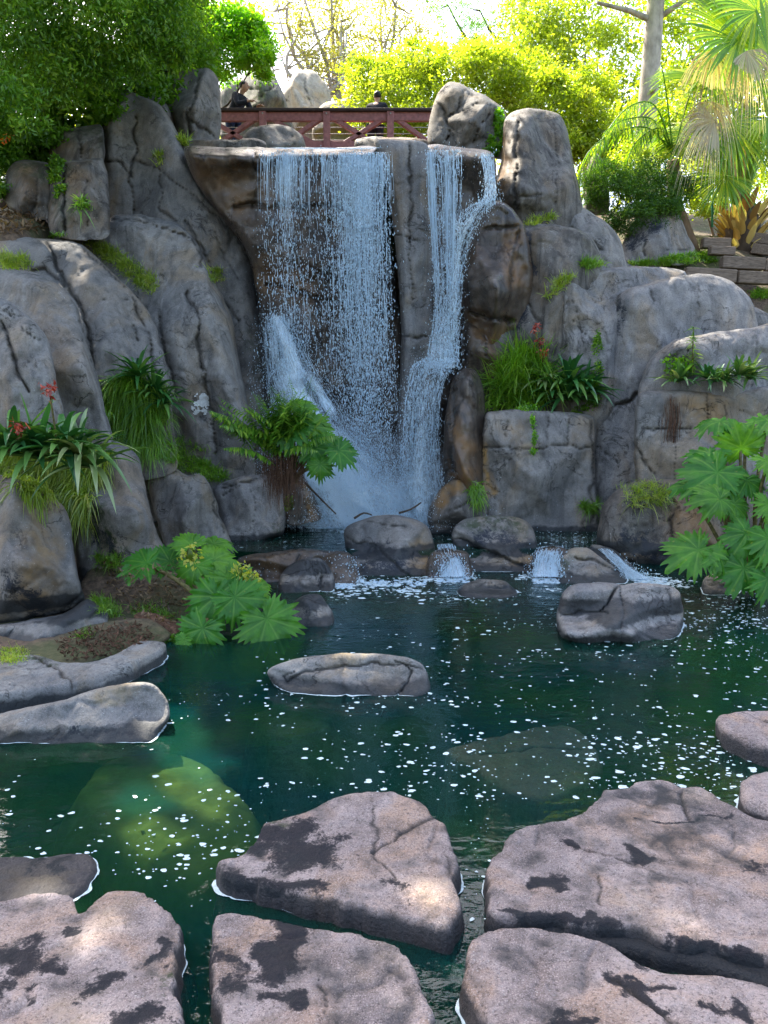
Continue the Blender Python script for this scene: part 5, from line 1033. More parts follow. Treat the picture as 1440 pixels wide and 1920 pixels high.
for px, py, Y, rx, rz in [(600, 905, 9.7, 75, 70), (690, 920, 9.6, 95, 60), (750, 935, 9.6, 85, 50), (560, 790, 9.75, 48, 110), (660, 860, 9.6, 110, 80), (640, 955, 9.6, 90, 36), (800, 900, 9.5, 50, 70)]:
    c = at(px, py, Y); k_ = float(D(Y))/F; mb = MB(); mb.add(*blob(c, (rx*k_, .42, rz*k_))); mb.out('mist', M['mist'], None, label='soft white spray mist drifting at the foot of the falls', cat='mist', kind='stuff')
# small cascades between the boulders
CG = 'small cascades between the two pools'
for lab, pth, n in [('leftmost small cascade foaming beside the biggest pool boulder', [(626, 1034, 8.12, 20), (634, 1042, 8.0, 22), (640, 1060, 7.92, 22), (644, 1090, 7.8, 28)], 260),
                    ('small cascade squeezed between the two round topped pool boulders', [(836, 1020, 8.3, 16), (840, 1034, 8.1, 18), (846, 1055, 7.95, 20), (850, 1082, 7.8, 28)], 260),
                    ('small cascade pouring right of the olive crowned boulder', [(1034, 1024, 8.25, 24), (1030, 1036, 8.0, 24), (1026, 1055, 7.9, 24), (1024, 1082, 7.78, 30)], 260),
                    ('thin cascade trickling down the slanting ledge at the far right of the upper pool', [(1130, 1028, 8.2, 14), (1150, 1045, 8.1, 12), (1175, 1068, 7.95, 14), (1200, 1086, 7.75, 24)], 200),
                    ('faint trickle over the dark stepped rock behind the gunnera', [(490, 1040, 8.1, 26), (486, 1052, 7.95, 26), (480, 1085, 7.85, 30)], 60)]:
    o = empty('cascade', at(pth[-1][0], pth[-1][1], pth[-1][2]), lab, 'cascade', CG)
    veil(pth, o, 'veil', 30, 20, lambda t, u: .48+.28*t); strands(pth, o, n//3, (0, .6), (.15, .4), .005); strands(pth, o, n, (0, .8), (.05, .15), .006, name='short_strands'); fdrops(pth, o, n*2, (.3, 1), .5, .007, None, (-.05, .2), 1.3, 1.0)
# water at the lip of the falls
# ============================================================ foam
M['foam'] = plain('foam', (.55, .66, .68), .6, .2, 60, .3)
def discs(C, a, b, ang, z, nseg=9):
    n = len(C); th = np.arange(nseg)*2*pi/nseg; rr = 1+.18*rng.normal(size=(n, nseg)).clip(-1.5, 1.5)
    x = np.cos(th)*rr*a[:, None]; y = np.sin(th)*rr*b[:, None]; ca, sa = np.cos(ang)[:, None], np.sin(ang)[:, None]
    V = np.stack([C[:, :1]+x*ca-y*sa, C[:, 1:2]+x*sa+y*ca, np.full((n, nseg), z)], -1)
    mid = np.column_stack([C[:, 0], C[:, 1], np.full(n, z+.0025)])
    V = np.concatenate([V, mid[:, None]], 1).reshape(-1, 3); i = np.arange(n)[:, None]*(nseg+1); j = np.arange(nseg)[None]
    return V, np.stack([i+j, i+(j+1) % nseg, i+nseg+0*j], -1).reshape(-1, 3)
fo = MB()
def flecks(n, x0, x1, y0, y1, size, z=.003, pw_=1.0, line=None):
    n = int(n*.85) if line is None else n; size = size*.55
    px = rng.uniform(min(x0, x1), max(x0, x1), n); py = y0+(y1-y0)*rng.uniform(0, 1, n)**pw_
    if line is not None:
        l = np.asarray(line, float); k = rng.uniform(0, len(l)-1.001, n); i = k.astype(int); f = (k-i)[:, None]; p = l[i]*(1-f)+l[i+1]*f
        px = p[:, 0]+rng.normal(0, x0, n); py = p[:, 1]+rng.normal(0, y0, n)
    C = W(px, py, z)[:, :2]
    if line is None:
        fld = fbm(np.column_stack([C*[1.1, 2.0], C[:, 0]*0]), 1.0, 4, 77); k = fld+rng.normal(0, .28, n) > -.30; C = C[k]; n = len(C)
    a = size*rng.lognormal(0, .75, n).clip(.25, 3.4)
    V, T = discs(C, a, a*rng.uniform(.5, .9, n), rng.normal(0, .4, n), z); fo.add(V, T=T)
flecks(520, 600, 1440, 1085, 1300, .011); flecks(650, 850, 1440, 1100, 1230, .013); flecks(560, 700, 1440, 1300, 1500, .0095); flecks(240, 1050, 1440, 1380, 1480, .012)
flecks(420, 250, 900, 1300, 1500, .0105); flecks(380, 0, 500, 1400, 1640, .0095); flecks(60, 0, 480, 1440, 1650, .015); flecks(200, 480, 900, 1180, 1330, .009)
flecks(60, 870, 920, 1500, 1760, .006); flecks(30, 240, 420, 1550, 1700, .009)
flecks(420, 620, 900, 1082, 1135, .016); flecks(140, 980, 1080, 1080, 1110, .015); flecks(260, 1180, 1300, 1080, 1150, .014); flecks(300, 1250, 1440, 1110, 1180, .012)
flecks(420, 440, 1120, 985, 1030, .014, .203); flecks(260, 560, 860, 968, 1000, .02, .203); flecks(160, 1010, 1120, 990, 1020, .012, .203)
fo.out('foam_flecks', M['foam'], None, kind='stuff', label='white foam flecks drifting over the dark green pond', cat='foam', smooth=True)
fo = MB()
for ln, sx, sy, n in [([(640,1090),(700,1096),(770,1090),(830,1084),(880,1078)], 14, 5, 420), ([(985,1082),(1040,1084),(1080,1088)], 12, 4, 200), ([(1190,1082),(1230,1090),(1280,1094)], 12, 5, 220), ([(620,1085),(650,1110),(700,1108),(780,1112)], 16, 5, 160)]:
    flecks(n, sx, 0, sy, 0, .022, .005, line=ln)
def fline(pts, wd, z=.005):
    p = catmull(np.asarray(pts, float), 4.0)[:-max(2, int(np.linalg.norm(np.subtract(pts[0], pts[-1]))/4.0))]
    P = W(p[:, 0], p[:, 1], z); t_ = nrm(np.gradient(P, axis=0)); sd_ = np.cross(t_, [0, 0, 1.0]); n = len(P)
    ww = wd*(.35+.65*np.abs(vnoise(P*9+3)))*np.sin(np.linspace(.05, pi-.05, n))**.4; off = (vnoise(P*5)*.012)[:, None]
    V = np.stack([P+sd_*(off-ww[:, None]), P+sd_*off+np.array([0, 0, .004]), P+sd_*(off+ww[:, None])], 1).reshape(-1, 3)
    i = np.arange(n-1)*3; Q = np.concatenate([np.stack([i+j, i+j+1, i+j+4, i+j+3], 1) for j in (0, 1)]); fo.add(V, Q)
def waterline(o, z, wd, gate=.0, seed=1):
    """a broken rim of foam where the mesh cuts the water"""
    me = o.data; V = np.empty(len(me.vertices)*3, np.float32); me.vertices.foreach_get('co', V); V = V.reshape(-1, 3).astype(float)+np.array(o.location)
    me.calc_loop_triangles(); T = np.empty(len(me.loop_triangles)*3, np.int32); me.loop_triangles.foreach_get('vertices', T); T = T.reshape(-1, 3)
    h = V[:, 2]-z; k = (h[T].min(1) < 0) & (h[T].max(1) > 0); c0 = V[:, :2].mean(0)
    for tr in T[k]:
        P = []
        for a, b in ((0, 1), (1, 2), (2, 0)):
            ha, hb = h[tr[a]], h[tr[b]]
            if ha*hb < 0: P.append(V[tr[a]]+(V[tr[b]]-V[tr[a]])*(ha/(ha-hb)))
        if len(P) < 2: continue
        P = np.array(P[:2]); m_ = P.mean(0)
        yield P, m_, c0
def rim(o, z, wd, thr=-.1, seed=1):
    S = list(waterline(o, z, wd)); 
    if not S: return
    Pm = np.array([s_[1] for s_ in S]); g = fbm(Pm, 2.4, 3, seed); w2 = .4+.9*np.abs(vnoise(Pm*14, seed)); V = []; n = 0
    for (P, m_, c0), gg, ww in zip(S, g, w2):
        side_ = (m_[1] < c0[1])*.25
        if gg+side_ < thr: continue
        d_ = nrm(P-np.array([c0[0], c0[1], z])); d_[:, 2] = 0; w_ = wd*ww*min(1, (gg+side_-thr)*5)
        V += [P[0]-d_[0]*.006, P[1]-d_[1]*.006, P[1]+d_[1]*w_, P[0]+d_[0]*w_]; n += 1
    if n:
        V = np.array(V); V[:, 2] = z+.005; i = np.arange(n)*4; fo.add(V, np.stack([i, i+1, i+2, i+3], 1))
for ob in list(COL.objects):
    if ob.type != 'MESH': continue
    b = ob.name.split('.')[0]
    if b == 'stepping_stone': rim(ob, 0.0, .017, .06, 3)
    elif b in ('boulder', 'submerged_rock', 'rock_ledge', 'rim_rock') and 3 < ob.location.y < 9.2 and ob.location.z < .3: rim(ob, 0.0, .016, .16, 5)
fo.out('foam_edges', M['foam'], None, kind='stuff', label='white foam gathered along the waterlines and under the cascades', cat='foam', smooth=True)

# ============================================================ plants
bpy.context.view_layer.update(); DG = bpy.context.evaluated_depsgraph_get()
M['gunnera'] = leaf_mat('gunnera_leaf', [(0, (.03, .15, .015)), (.5, (.07, .27, .02)), (1, (.20, .42, .03))], .38, .02, .45, vein=True)
M['stem'] = plain('red_brown_stem', (.12, .10, .035), .7, .4, 30, .3)
M['grass'] = leaf_mat('grass_blade', [(0, (.07, .19, .012)), (.5, (.20, .42, .02)), (1, (.42, .58, .05))], .45, .06)
M['grass_y'] = leaf_mat('yellow_grass_blade', [(0, (.14, .26, .02)), (.6, (.42, .54, .04)), (1, (.70, .62, .15))], .45, .06)
M['strap'] = leaf_mat('bromeliad_leaf', [(0, (.02, .10, .03)), (.5, (.06, .20, .04)), (1, (.20, .38, .08))], .25, .07, .3)
M['strap_y'] = leaf_mat('variegated_leaf', [(0, (.04, .13, .03)), (.5, (.13, .26, .06)), (1, (.42, .48, .20))], .3, .07, .3)
M['fern'] = leaf_mat('fern_leaf', [(0, (.06, .18, .015)), (.5, (.16, .36, .02)), (1, (.36, .52, .05))], .5, .06)
M['dead'] = leaf_mat('dead_leaf', [(0, (.09, .05, .025)), (.5, (.24, .15, .08)), (1, (.45, .33, .22))], .25, .03)
M['root'] = plain('brown_roots', (.10, .055, .035), .9, .5, 40, .1)
M['red'] = leaf_mat('red_flower', [(0, (.25, .02, .015)), (.5, (.5, .06, .03)), (1, (.7, .14, .06))], .3, .05)
M['orange'] = leaf_mat('orange_petal', [(0, (.7, .16, .01)), (1, (.9, .30, .02))], .4, .03)
M['palm'] = leaf_mat('palm_leaf', [(0, (.06, .17, .008)), (.5, (.20, .38, .012)), (1, (.52, .60, .03))], .45, .04, .4)
M['palm_dead'] = leaf_mat('dead_palm_leaf', [(0, (.42, .28, .14)), (.5, (.66, .50, .28)), (1, (.85, .74, .52))], .5, .05)
M['boot'] = leaf_mat('palm_boot', [(0, (.20, .10, .03)), (.5, (.50, .32, .08)), (1, (.75, .58, .20))], .15, .05)
M['wood'] = plain('weathered_sleeper', (.17, .13, .10), .85, .35, 10, .2, (1, 6, 6), .5)
def gunnera_leaf(c, n, tip, R, parent, rnd=.5, cup=.18):
    c = np.asarray(c, float); n = nrm(np.asarray(n, float)); tip = np.asarray(tip, float); tip = nrm(tip-(tip@n)*n); sd_ = np.cross(n, tip)
    A = 168; K = 9; th = np.linspace(-pi, pi, A, endpoint=False); lob = [0, .78, -.78, 1.5, -1.5, 2.25, -2.25]; ph = rng.uniform(0, 6)
    d = np.min([np.abs(th-l) for l in lob], 0)
    lj = rng.uniform(.84, 1.12, 7); r_ = (.72+.28*np.clip(1-d/.40, 0, 1)**.8)*lj[np.abs(th[None]-np.array(lob)[:, None]).argmin(0)]*.5+.5*(.74+.26*np.clip(1-d/.40, 0, 1)**.7)
    r_ *= (.80+.20*np.cos(th))*(1-.55*np.exp(-((np.abs(th)-pi)/.20)**2))
    saw = (th*7.5/pi*2+ph+.5*np.sin(th*3+ph)) % 1.0; r_ *= 1+.30*np.abs(saw-.5)*2-.15; r_ *= 1+.05*np.sin(th*31+ph)+.022*rng.normal(size=A)+.07*np.sin(th*2+ph)
    ks = np.linspace(0, 1, K)**.85
    rr = ks[:, None]*r_[None]; TH = np.broadcast_to(th, rr.shape)
    vein = np.exp(-((d[None]*ks[:, None])/(.022+.012*ks[:, None]))**2)*(ks[:, None] > 0)
    side_v = np.clip(np.cos((ks[:, None]*14-d[None]*7))-.90, 0, 1)*8*.6
    h = cup*rr**1.2*1.0-rng.uniform(.25, .6)*rr**2.4+.09*np.sin(TH*2+ph)*rr**2+(.034*ks[:, None]*np.cos(d[None]*2*pi/.78+pi))+.03*vnoise(np.column_stack([(rr*np.cos(TH)*11).ravel(), (rr*np.sin(TH)*11+ph).ravel(), np.zeros(rr.size)])).reshape(rr.shape)*ks[:, None]**1.5+.05*vnoise(np.column_stack([(rr*np.cos(TH)*5+ph).ravel(), (rr*np.sin(TH)*5).ravel(), np.full(rr.size, ph)])).reshape(rr.shape)*ks[:, None]-.012*vein
    h += .02*np.sin(th*22+ph)[None]*ks[:, None]**4
    V = c+R*((rr*np.cos(TH))[..., None]*tip+(rr*np.sin(TH))[..., None]*sd_+h[..., None]*n)
    i = np.arange(K*A).reshape(K, A); Q = np.stack([i[:-1], np.roll(i, -1, 1)[:-1], np.roll(i, -1, 1)[1:], i[1:]], -1).reshape(-1, 4)
    return mk('leaf', V.reshape(-1, 3), [Q], M['gunnera'], parent, attrs={'rnd': np.full(K*A, rnd), 'vein': np.clip(vein+side_v*.5, 0, 1).ravel()})
def gunnera(label, root_px, Yr, lv, extra=None, zr=None):
    rt = at(*root_px, Yr) if zr is None else W(*root_px, zr)
    o = empty('gunnera', rt, label, 'gunnera plant', 'giant rhubarb leaved plants by the pond')
    for (px, py, Y, Rpx, tx, ty, nx, ny, nz, rn) in lv:
        c = at(px, py, Y); R = Rpx*float(D(Y))/F*(.86 if px > 1200 else 1)
        tip = at(px+tx, py+ty, Y-.10)-c
        gunnera_leaf(c, (nx, ny, nz), tip, R, o, rn)
        mid = (rt+c)/2+np.array([0, .05, .12*R]); pts = path_eval(np.array([rt+rng.normal(size=3)*[.05, .05, 0], mid, c-np.array([0, -.02, .02])]), np.linspace(0, 1, 8))
        mb = MB(); V, Q, T = tube(pts, np.linspace(.026, .014, 8), 7); mb.add(V, Q, T); mb.out('stem', M['stem'], o)
    return o
# n vector: x right, y away, z up ; facing the viewer = negative y
og = gunnera('gunnera with jagged green leaves and pale yellow buds on the left bank', (400, 1150), 6.35, [
    (275, 1056, 6.5, 62, -60, 0, -.1, -.45, .85, .35), (318, 1052, 6.7, 50, -20, -30, .1, -.6, .7, .4), (360, 1022, 6.7, 46, -10, -40, 0, -.5, .8, .75), (398, 1052, 6.6, 62, 40, -30, .25, -.6, .7, .85),
    (368, 1060, 6.55, 52, -20, 40, -.2, -.9, .4, .6), (430, 1085, 6.4, 62, 30, 40, .2, -.9, .4, .7), (405, 1118, 6.2, 80, -10, 60, -.1, -.95, .35, .45), (440, 1120, 6.15, 66, 50, 50, .3, -.9, .4, .5), (500, 1160, 6.1, 80, 40, 60, .35, -.85, .5, .6),
    (380, 1178, 6.0, 62, -30, 50, -.2, -.95, .35, .4), (480, 1100, 6.5, 40, 60, -10, .4, -.5, .7, .9), (345, 1200, 5.95, 26, -20, 20, -.1, -.9, .5, .6), (400, 1020, 6.8, 44, 20, -50, .1, -.4, .9, .8)])
# rhizome, buds
mb = MB(); rp = path_eval(np.array([at(258, 1165, 6.3), at(295, 1178, 6.2), at(345, 1192, 6.1)]), np.linspace(0, 1, 14)); V, Q, T = tube(rp, np.array([.05, .08, .095, .10, .105, .105, .10, .10, .095, .09, .085, .08, .07, .04]), 18); V = V+(fbm(V, 22, 3, 4)*.014)[:, None]*nrm(V-V.mean(0)); mb.add(V, Q, T)
P_ = V[rng.integers(0, len(V)-2, 700)]; b_, q_, a_ = blades(P_, rdir(700, -.3)+np.array([.2, -.5, -.3]), .05, .008, .4, 2); mb.add(b_, q_, a=a_); mb.out('rhizome', M['root'], og)
for px, py in ((356, 1038), (450, 1072), (470, 1086)):
    mb = MB(); V, Q, T = tube([at(px, py+14, 6.35), at(px, py-10, 6.33)], [.035, .012], 10); V = V+(fbm(V, 40, 3, 9)*.012)[:, None]; mb.add(V, Q, T); P_ = at(px, py, 6.35)+rng.normal(size=(60, 3))*[.035, .03, .05]; b_, q_, a_ = leaves(P_, .05, .6, .6); mb.add(b_, q_, a=.95); mb.out('flower_bud', M['leaf_yellow'], og)
gunnera('tall gunnera towering at the right edge over the brown stone', (1400, 1105), 7.25, [
    (1400, 805, 7.6, 66, -60, -20, -.2, -.35, .9, .6), (1350, 790, 7.7, 56, -60, 0, -.2, -.3, .95, .55), (1440, 790, 7.5, 70, 30, -20, .1, -.4, .9, .7), (1390, 840, 7.4, 66, -10, -50, 0, -.8, -.3, .75), (1330, 850, 7.4, 62, -70, 20, -.3, -.3, .85, .5),
    (1345, 885, 7.2, 90, -70, 40, -.3, -.7, .6, .35), (1400, 900, 7.2, 56, -20, 40, .1, -.8, .5, .4), (1440, 865, 7.1, 52, 30, 20, .2, -.6, .7, .85), (1350, 935, 7.0, 60, -30, -10, 0, -.75, .5, .7), (1290, 910, 7.3, 46, -60, 10, -.3, -.4, .8, .45),
    (1375, 945, 7.1, 50, 30, 10, .1, -.8, .5, .65), (1440, 945, 7.0, 50, 10, 20, .2, -.8, .5, .75), (1400, 1000, 6.9, 72, -30, 50, -.1, -.8, .6, .5), (1440, 1010, 6.8, 76, 30, 60, .2, -.85, .5, .55), (1395, 1065, 6.8, 72, -30, 60, -.2, -.9, .4, .3),
    (1440, 1085, 6.7, 66, 30, 60, .2, -.9, .4, .35), (1310, 1030, 6.9, 84, -60, 20, -.3, -.75, .7, .65), (1345, 1040, 6.85, 52, 30, 30, .2, -.8, .5, .6), (1470, 900, 7.1, 60, 30, 20, .2, -.7, .6, .5)])
of = gunnera('fern and gunnera clump with shaggy roots at the left foot of the wide waterfall', (540, 905), 8.5, [
    (545, 790, 8.3, 62, -10, 40, -.1, -.95, .35, .40), (580, 800, 8.5, 46, 20, -30, .2, -.8, .5, .85), (590, 840, 8.3, 46, 30, 30, .2, -.9, .4, .5), (635, 845, 8.2, 44, 50, 30, .3, -.8, .5, .45), (600, 870, 8.2, 34, 0, 40, 0, -.95, .3, .6), (612, 825, 8.4, 34, 40, 0, .3, -.7, .6, .7), (560, 765, 8.5, 36, 10, -40, 0, -.7, .6, .8)])
def frond(base, tipv, L, droop, n=22, ll=.12, lw=.02, parent=None, mat='fern', hang=.4, name='frond', seg=2):
    tipv = nrm(np.asarray(tipv, float)); t = np.linspace(0, 1, 14); R_ = base+tipv*(L*t)[:, None]; R_[:, 2] -= droop*L*t**2
    return rach(R_, n, ll, lw, parent, mat, hang, name, seg)
def rach(R_, n, ll, lw, parent, mat, hang, name='frond', seg=2, rr=.006):
    mb = MB(); V, Q, T = tube(R_, np.linspace(rr, rr*.3, len(R_)), 5); mb.add(V, Q, T, a=.3)
    u = np.repeat(np.linspace(.10, .99, n), 2); sg = np.tile([1, -1], n); P = path_eval(R_, u); T_ = nrm(path_eval(R_, np.minimum(u+.02, 1))-path_eval(R_, u-.02))
    sd_ = nrm(np.cross(T_, [0, 0, 1.0])+1e-6)*sg[:, None]; dr = nrm(sd_+T_*.55+np.array([0, 0, -hang])+rng.normal(size=P.shape)*.12)
    pl = np.sin(np.clip(u*.93+.10, 0, 1)*pi)**.6; b_, q_, a_ = blades(P, dr, ll*pl, lw*(.4+.6*pl), .35, seg, prof='leaf', twist=.15); mb.add(b_, q_, a=a_)
    return mb.out(name, M[mat], parent)
rt = at(522, 850, 8.35)
for i in range(44):
    a = rng.uniform(-1.1, 1.1); el = rng.uniform(.45, 1.4)
    frond(rt+rng.normal(size=3)*[.12, .06, .06], (sin(a)*cos(el)*1.2, -.35*rng.uniform(.2, 1.4), sin(el)), rng.uniform(.7, 1.15), rng.uniform(.15, .5), 26, .15, .040, of)
mb = MB(); P_ = at(np.clip(rng.normal(532, 18, 900), 495, 568), rng.uniform(845, 900, 900), 8.35)+rng.normal(size=(900, 3))*[0, .06, 0]; b_, q_, a_ = blades(P_, np.array([0, -.12, -1])+rng.normal(size=(900, 3))*.12, rng.uniform(.1, .5, 900), .006, .1, 4); mb.add(b_, q_, a=a_); mb.out('root_skirt', M['root'], of, kind='stuff')

GG = 'grass tufts growing on the rocks'
def sample_poly(poly, n):
    poly = np.asarray(poly, float); lo, hi = poly.min(0), poly.max(0); o_ = []
    while len(o_) < n:
        p = rng.uniform(lo, hi, (n, 2)); o_ += list(p[inside(p, poly)])
    return np.array(o_[:n])
def grass(label, poly, nb=60, per=9, L=(.08, .16), w=.006, mat='grass', droop=(.2, .9), lean=(0, -.35, 1), name='grass_tuft', cat='grass tuft', group=GG, spread=.03, seg=4, scat=.45):
    pts = sample_poly(poly, nb); bs = []
    for p in pts:
        l, n_ = hit(*p)
        if l is not None: bs.append(l)
    bs = np.array(bs); md = np.median(bs[:, 1]); bs = bs[np.abs(bs[:, 1]-md) < 1.2]
    per = int(per*1.5); L = (L[0]*1.15, L[1]*1.2); w = w*1.25
    Bp = np.repeat(bs, per, 0)+rng.normal(size=(len(bs)*per, 3))*[spread, spread, spread*.3]; n = len(Bp); tw = rng.uniform(0, 1, len(bs)).repeat(per)*.5+rng.uniform(0, .5, n)
    mb = MB(); b_, q_, a_ = blades(Bp-np.array([0, 0, .01]), np.asarray(lean)+rng.normal(size=(n, 3))*scat, rng.uniform(*L, n), w*rng.uniform(.6, 1.3, n), rng.uniform(*droop, n), seg, rnd=tw, twist=1.2); mb.add(b_, q_, a=a_)
    return mb.out(name, M[mat], None, label=label, cat=cat, group=group)
grass('long yellow green strip of grass slanting along the joint below the tall left slab', [(160,455),(205,462),(250,488),(288,520),(300,545),(285,552),(240,520),(205,490)], 130, 12, (.07, .2), .008, 'grass_y')
grass('olive grass strip at the left edge on top of the cracked slab', [(0,478),(40,480),(62,496),(50,506),(0,506)], 50, 10, (.08, .2), .008, 'grass_y')
grass('small round dry tuft stuck halfway up the middle slab', [(388,505),(412,508),(416,528),(396,528)], 26, 10, (.08, .2), .008, 'grass_y')
grass('tiny green patch at the top left end of the middle slab', [(88,438),(122,436),(120,444),(92,446)], 16, 8, (.05, .1), .008, 'grass')
grass('vivid green grass patch on the wedge shaped left rock', [(290,850),(330,845),(380,862),(420,884),(426,900),(395,905),(350,885),(300,872)], 130, 12, (.08, .2), .008, 'grass')
grass('sparse vivid green sprigs above the wedge rock', [(300,812),(350,822),(390,846),(340,850),(300,835)], 30, 9, (.08, .24), .008, 'grass')
grass('thick green grass crest on the brown root bank right of the leaning rock', [(180,1038),(222,1042),(230,1060),(196,1062)], 50, 10, (.06, .14), .006)
grass('bright green tuft on the sloping bank rock below the leaning rock', [(166,1110),(215,1135),(222,1158),(190,1150)], 60, 10, (.06, .14), .006)
grass('small bright tuft at the rear corner of the soil pocket', [(146,1182),(172,1184),(170,1196),(150,1196)], 20, 9, (.05, .1), .006)
grass('low grassy weeds at the left edge beside the curved rim', [(0,1214),(45,1218),(48,1236),(0,1250)], 50, 9, (.04, .09), .006, 'grass_y')
grass('green tuft between the soil bank and the gunnera rhizome', [(240,1130),(310,1140),(330,1165),(260,1160)], 60, 9, (.06, .14), .007)
grass('loose green weeds scattered over the soil bank behind the gunnera', [(195,1060),(260,1075),(330,1065),(350,1130),(300,1150),(220,1110)], 46, 7, (.05, .14), .007, 'grass', scat=.8)
grass('pale weedy grass on top of the sloping dark base rock at the right', [(1168,915),(1215,905),(1258,915),(1250,945),(1185,950)], 60, 10, (.08, .22), .007, 'grass_y', scat=.7)
grass('small fern like green tuft at the water in front of the square planter', [(1092,945),(1120,940),(1118,962),(1096,965)], 26, 12, (.1, .2), .009, 'grass', scat=.7)
grass('dripping green weed beside the orange brown rock', [(882,905),(900,900),(896,940),(884,945)], 26, 9, (.08, .16), .012, 'grass', lean=(0, -.3, -.4))
grass('yellow green tuft on the domed rock above the speckled slab', [(1090,490),(1128,492),(1125,504),(1092,504)], 30, 10, (.08, .2), .01, 'grass')
grass('little weeds along the joint between the two grey rocks right of the falls', [(985,410),(1035,402),(1038,416),(990,424)], 24, 9, (.08, .18), .01, 'grass_y')
grass('thin weeds where the streaked rock meets the speckled slab', [(1015,560),(1050,522),(1080,512),(1060,532),(1030,560)], 34, 8, (.08, .2), .01, 'grass_y')
grass('grass strip along the flat ground behind the speckled slab', [(1180,494),(1290,476),(1350,470),(1345,492),(1200,500)], 160, 10, (.06, .16), .012, 'grass')
grass('green clump by the path beyond the huge speckled boulder', [(1410,545),(1440,545),(1440,560),(1412,560)], 30, 10, (.08, .16), .012, 'grass')
grass('tiny fern clump on the shoulder below the broad dark boulder', [(332,258),(352,264),(350,274),(336,270)], 16, 9, (.1, .22), .016, 'grass_y')
grass('small weed growing from a crack high on the tall left slab', [(292,288),(308,288),(306,312),(296,312)], 12, 9, (.08, .16), .014, 'grass_y')
grass('green sprig on the upright olive rock', [(148,376),(166,374),(164,394),(152,394)], 12, 8, (.1, .2), .02, 'grass', scat=.8)
# planter clumps
grass('lush hanging grass clump in the middle of the left cliff below the bromeliad', [(200,720),(250,695),(300,720),(315,790),(290,850),(230,840),(200,780)], 220, 16, (.16, .36), .010, 'grass', droop=(.5, 1.4), name='grass_clump', cat='grass clump', group=None, lean=(0, -.6, .8))
grass('big drooping yellow green grass clump spilling over the brown column at the left edge', [(0,830),(60,815),(140,820),(205,850),(190,890),(120,930),(60,915),(0,900)], 260, 16, (.16, .36), .013, 'grass_y', droop=(.6, 1.6), name='grass_clump', cat='grass clump', group=None, lean=(0, -.6, .8))
grass('sunny yellow green grass fringe drooping over the front of the brown column', [(30,890),(90,895),(150,905),(180,925),(140,950),(90,930),(40,915)], 90, 14, (.14, .32), .014, 'grass_y', droop=(.7, 1.6), name='grass_clump', cat='grass clump', group=None, lean=(0, -1.0, .5))
grass('red flowered spiky grass clump on the left end of the square right planter', [(925,745),(950,690),(1000,665),(1030,700),(1010,760),(930,765)], 120, 16, (.35, .75), .017, 'grass', droop=(.1, .9), name='spiky_clump', cat='spiky plant', group=None, spread=.05, lean=(-.15, -.35, 1))
def rosette(o, c, n=20, L=.35, w=.04, el=(.25, 1.35), droop=(.2, .7), mat='strap', name='leaf_rosette'):
    L = L*1.5; w = w*1.5; c = np.asarray(c, float); a = np.arange(n)*2.4+rng.uniform(0, 6); e = np.linspace(el[1], el[0], n)+rng.normal(size=n)*.08
    dr = np.stack([np.cos(a)*np.cos(e), np.sin(a)*np.cos(e)-.35, np.sin(e)], 1)
    mb = MB(); b_, q_, a_ = blades(c+dr*.01, dr, L*rng.uniform(.75, 1.15, n), w, rng.uniform(*droop, n), 8, .5, 'strap', twist=.05); mb.add(b_, q_, a=a_)
    return mb.out(name, M[mat], o)
def surf(px, py, dz=0.0, Y=None):
    if Y is None or dz: pass
    l, _ = hit(px, py); return l+np.array([0, -.02, dz])
def flower(o, p, L=.12, up_=(0, -.2, 1), n=44, root=None):
    mb = MB()
    if root is not None: V, Q, T = tube(path_eval(np.array([root, (root+p)/2+[0, 0, .03], p]), np.linspace(0, 1, 6)), .008, 6); st_ = MB(); st_.add(V, Q, T); st_.out('flower_stem', M['stem'], o)
    q = np.asarray(p)+nrm(np.asarray(up_, float))*L; V, Q, T = tube([p, q], [.006, .004], 6); mb.add(V, Q, T)
    P_ = q+rng.normal(size=(n, 3))*[.03, .03, .03]; b_, q_, a_ = leaves(P_, .055, .4, .5); mb.add(b_, q_, a=a_); return mb.out('flower', M['red'], o)
def bromeliad(label, roots, L, w, mat='strap', fl=(), n=20, group=None, droop=(.2, .7), name='bromeliad', dz=0.0, push=0.0):
    g3 = lambda r_: at(*r_) if len(r_) == 3 else surf(*r_, dz)
    c0 = g3(roots[0]); o = empty(name, c0, label, 'bromeliad', group)
    for r_ in roots:
        c = g3(r_)+np.array([0, -push*1.8, push*.3]); rosette(o, c, n, L, w, mat=mat, droop=droop)
    for f in fl:
        l = c0 if len(f) == 2 else surf(f[2], f[3]); flower(o, at(f[0], f[1]+14, Dinv(c0[1]-.25)), .08, root=g3(min(roots, key=lambda q: abs(q[0]-f[0])))+np.array([0, -.1, 0]))
    return o
bromeliad('big blue green bromeliad with red flower spikes at the left edge', [(70, 862, 6.55), (118, 850, 6.6), (25, 850, 6.5)], .46, .05, fl=[(95, 735), (40, 805)], n=34, dz=.05, push=.0)
bromeliad('bromeliad with long arching pale striped leaves right of the blue green one', [(150, 862, 6.6), (172, 880, 6.6)], .46, .042, 'strap_y', n=30, droop=(.3, .9), push=.0)
bromeliad('dark spiky bromeliad on the middle left cliff beside the hanging grass', [(300, 745), (270, 715), (315, 765)], .36, .035, n=34, push=.1)
bromeliad('large dark green bromeliad at the right end of the square planter', [(1030, 745), (1062, 725), (1090, 745), (1060, 755)], .42, .055, 'strap', n=34, push=.1, fl=[(1003, 612), (1012, 636), (1020, 660)])
bromeliad('pale edged bromeliad in the middle of the square planter', [(1015, 722)], .36, .045, 'strap_y', n=26, push=.1)
BG = 'bromeliads in the right planter'
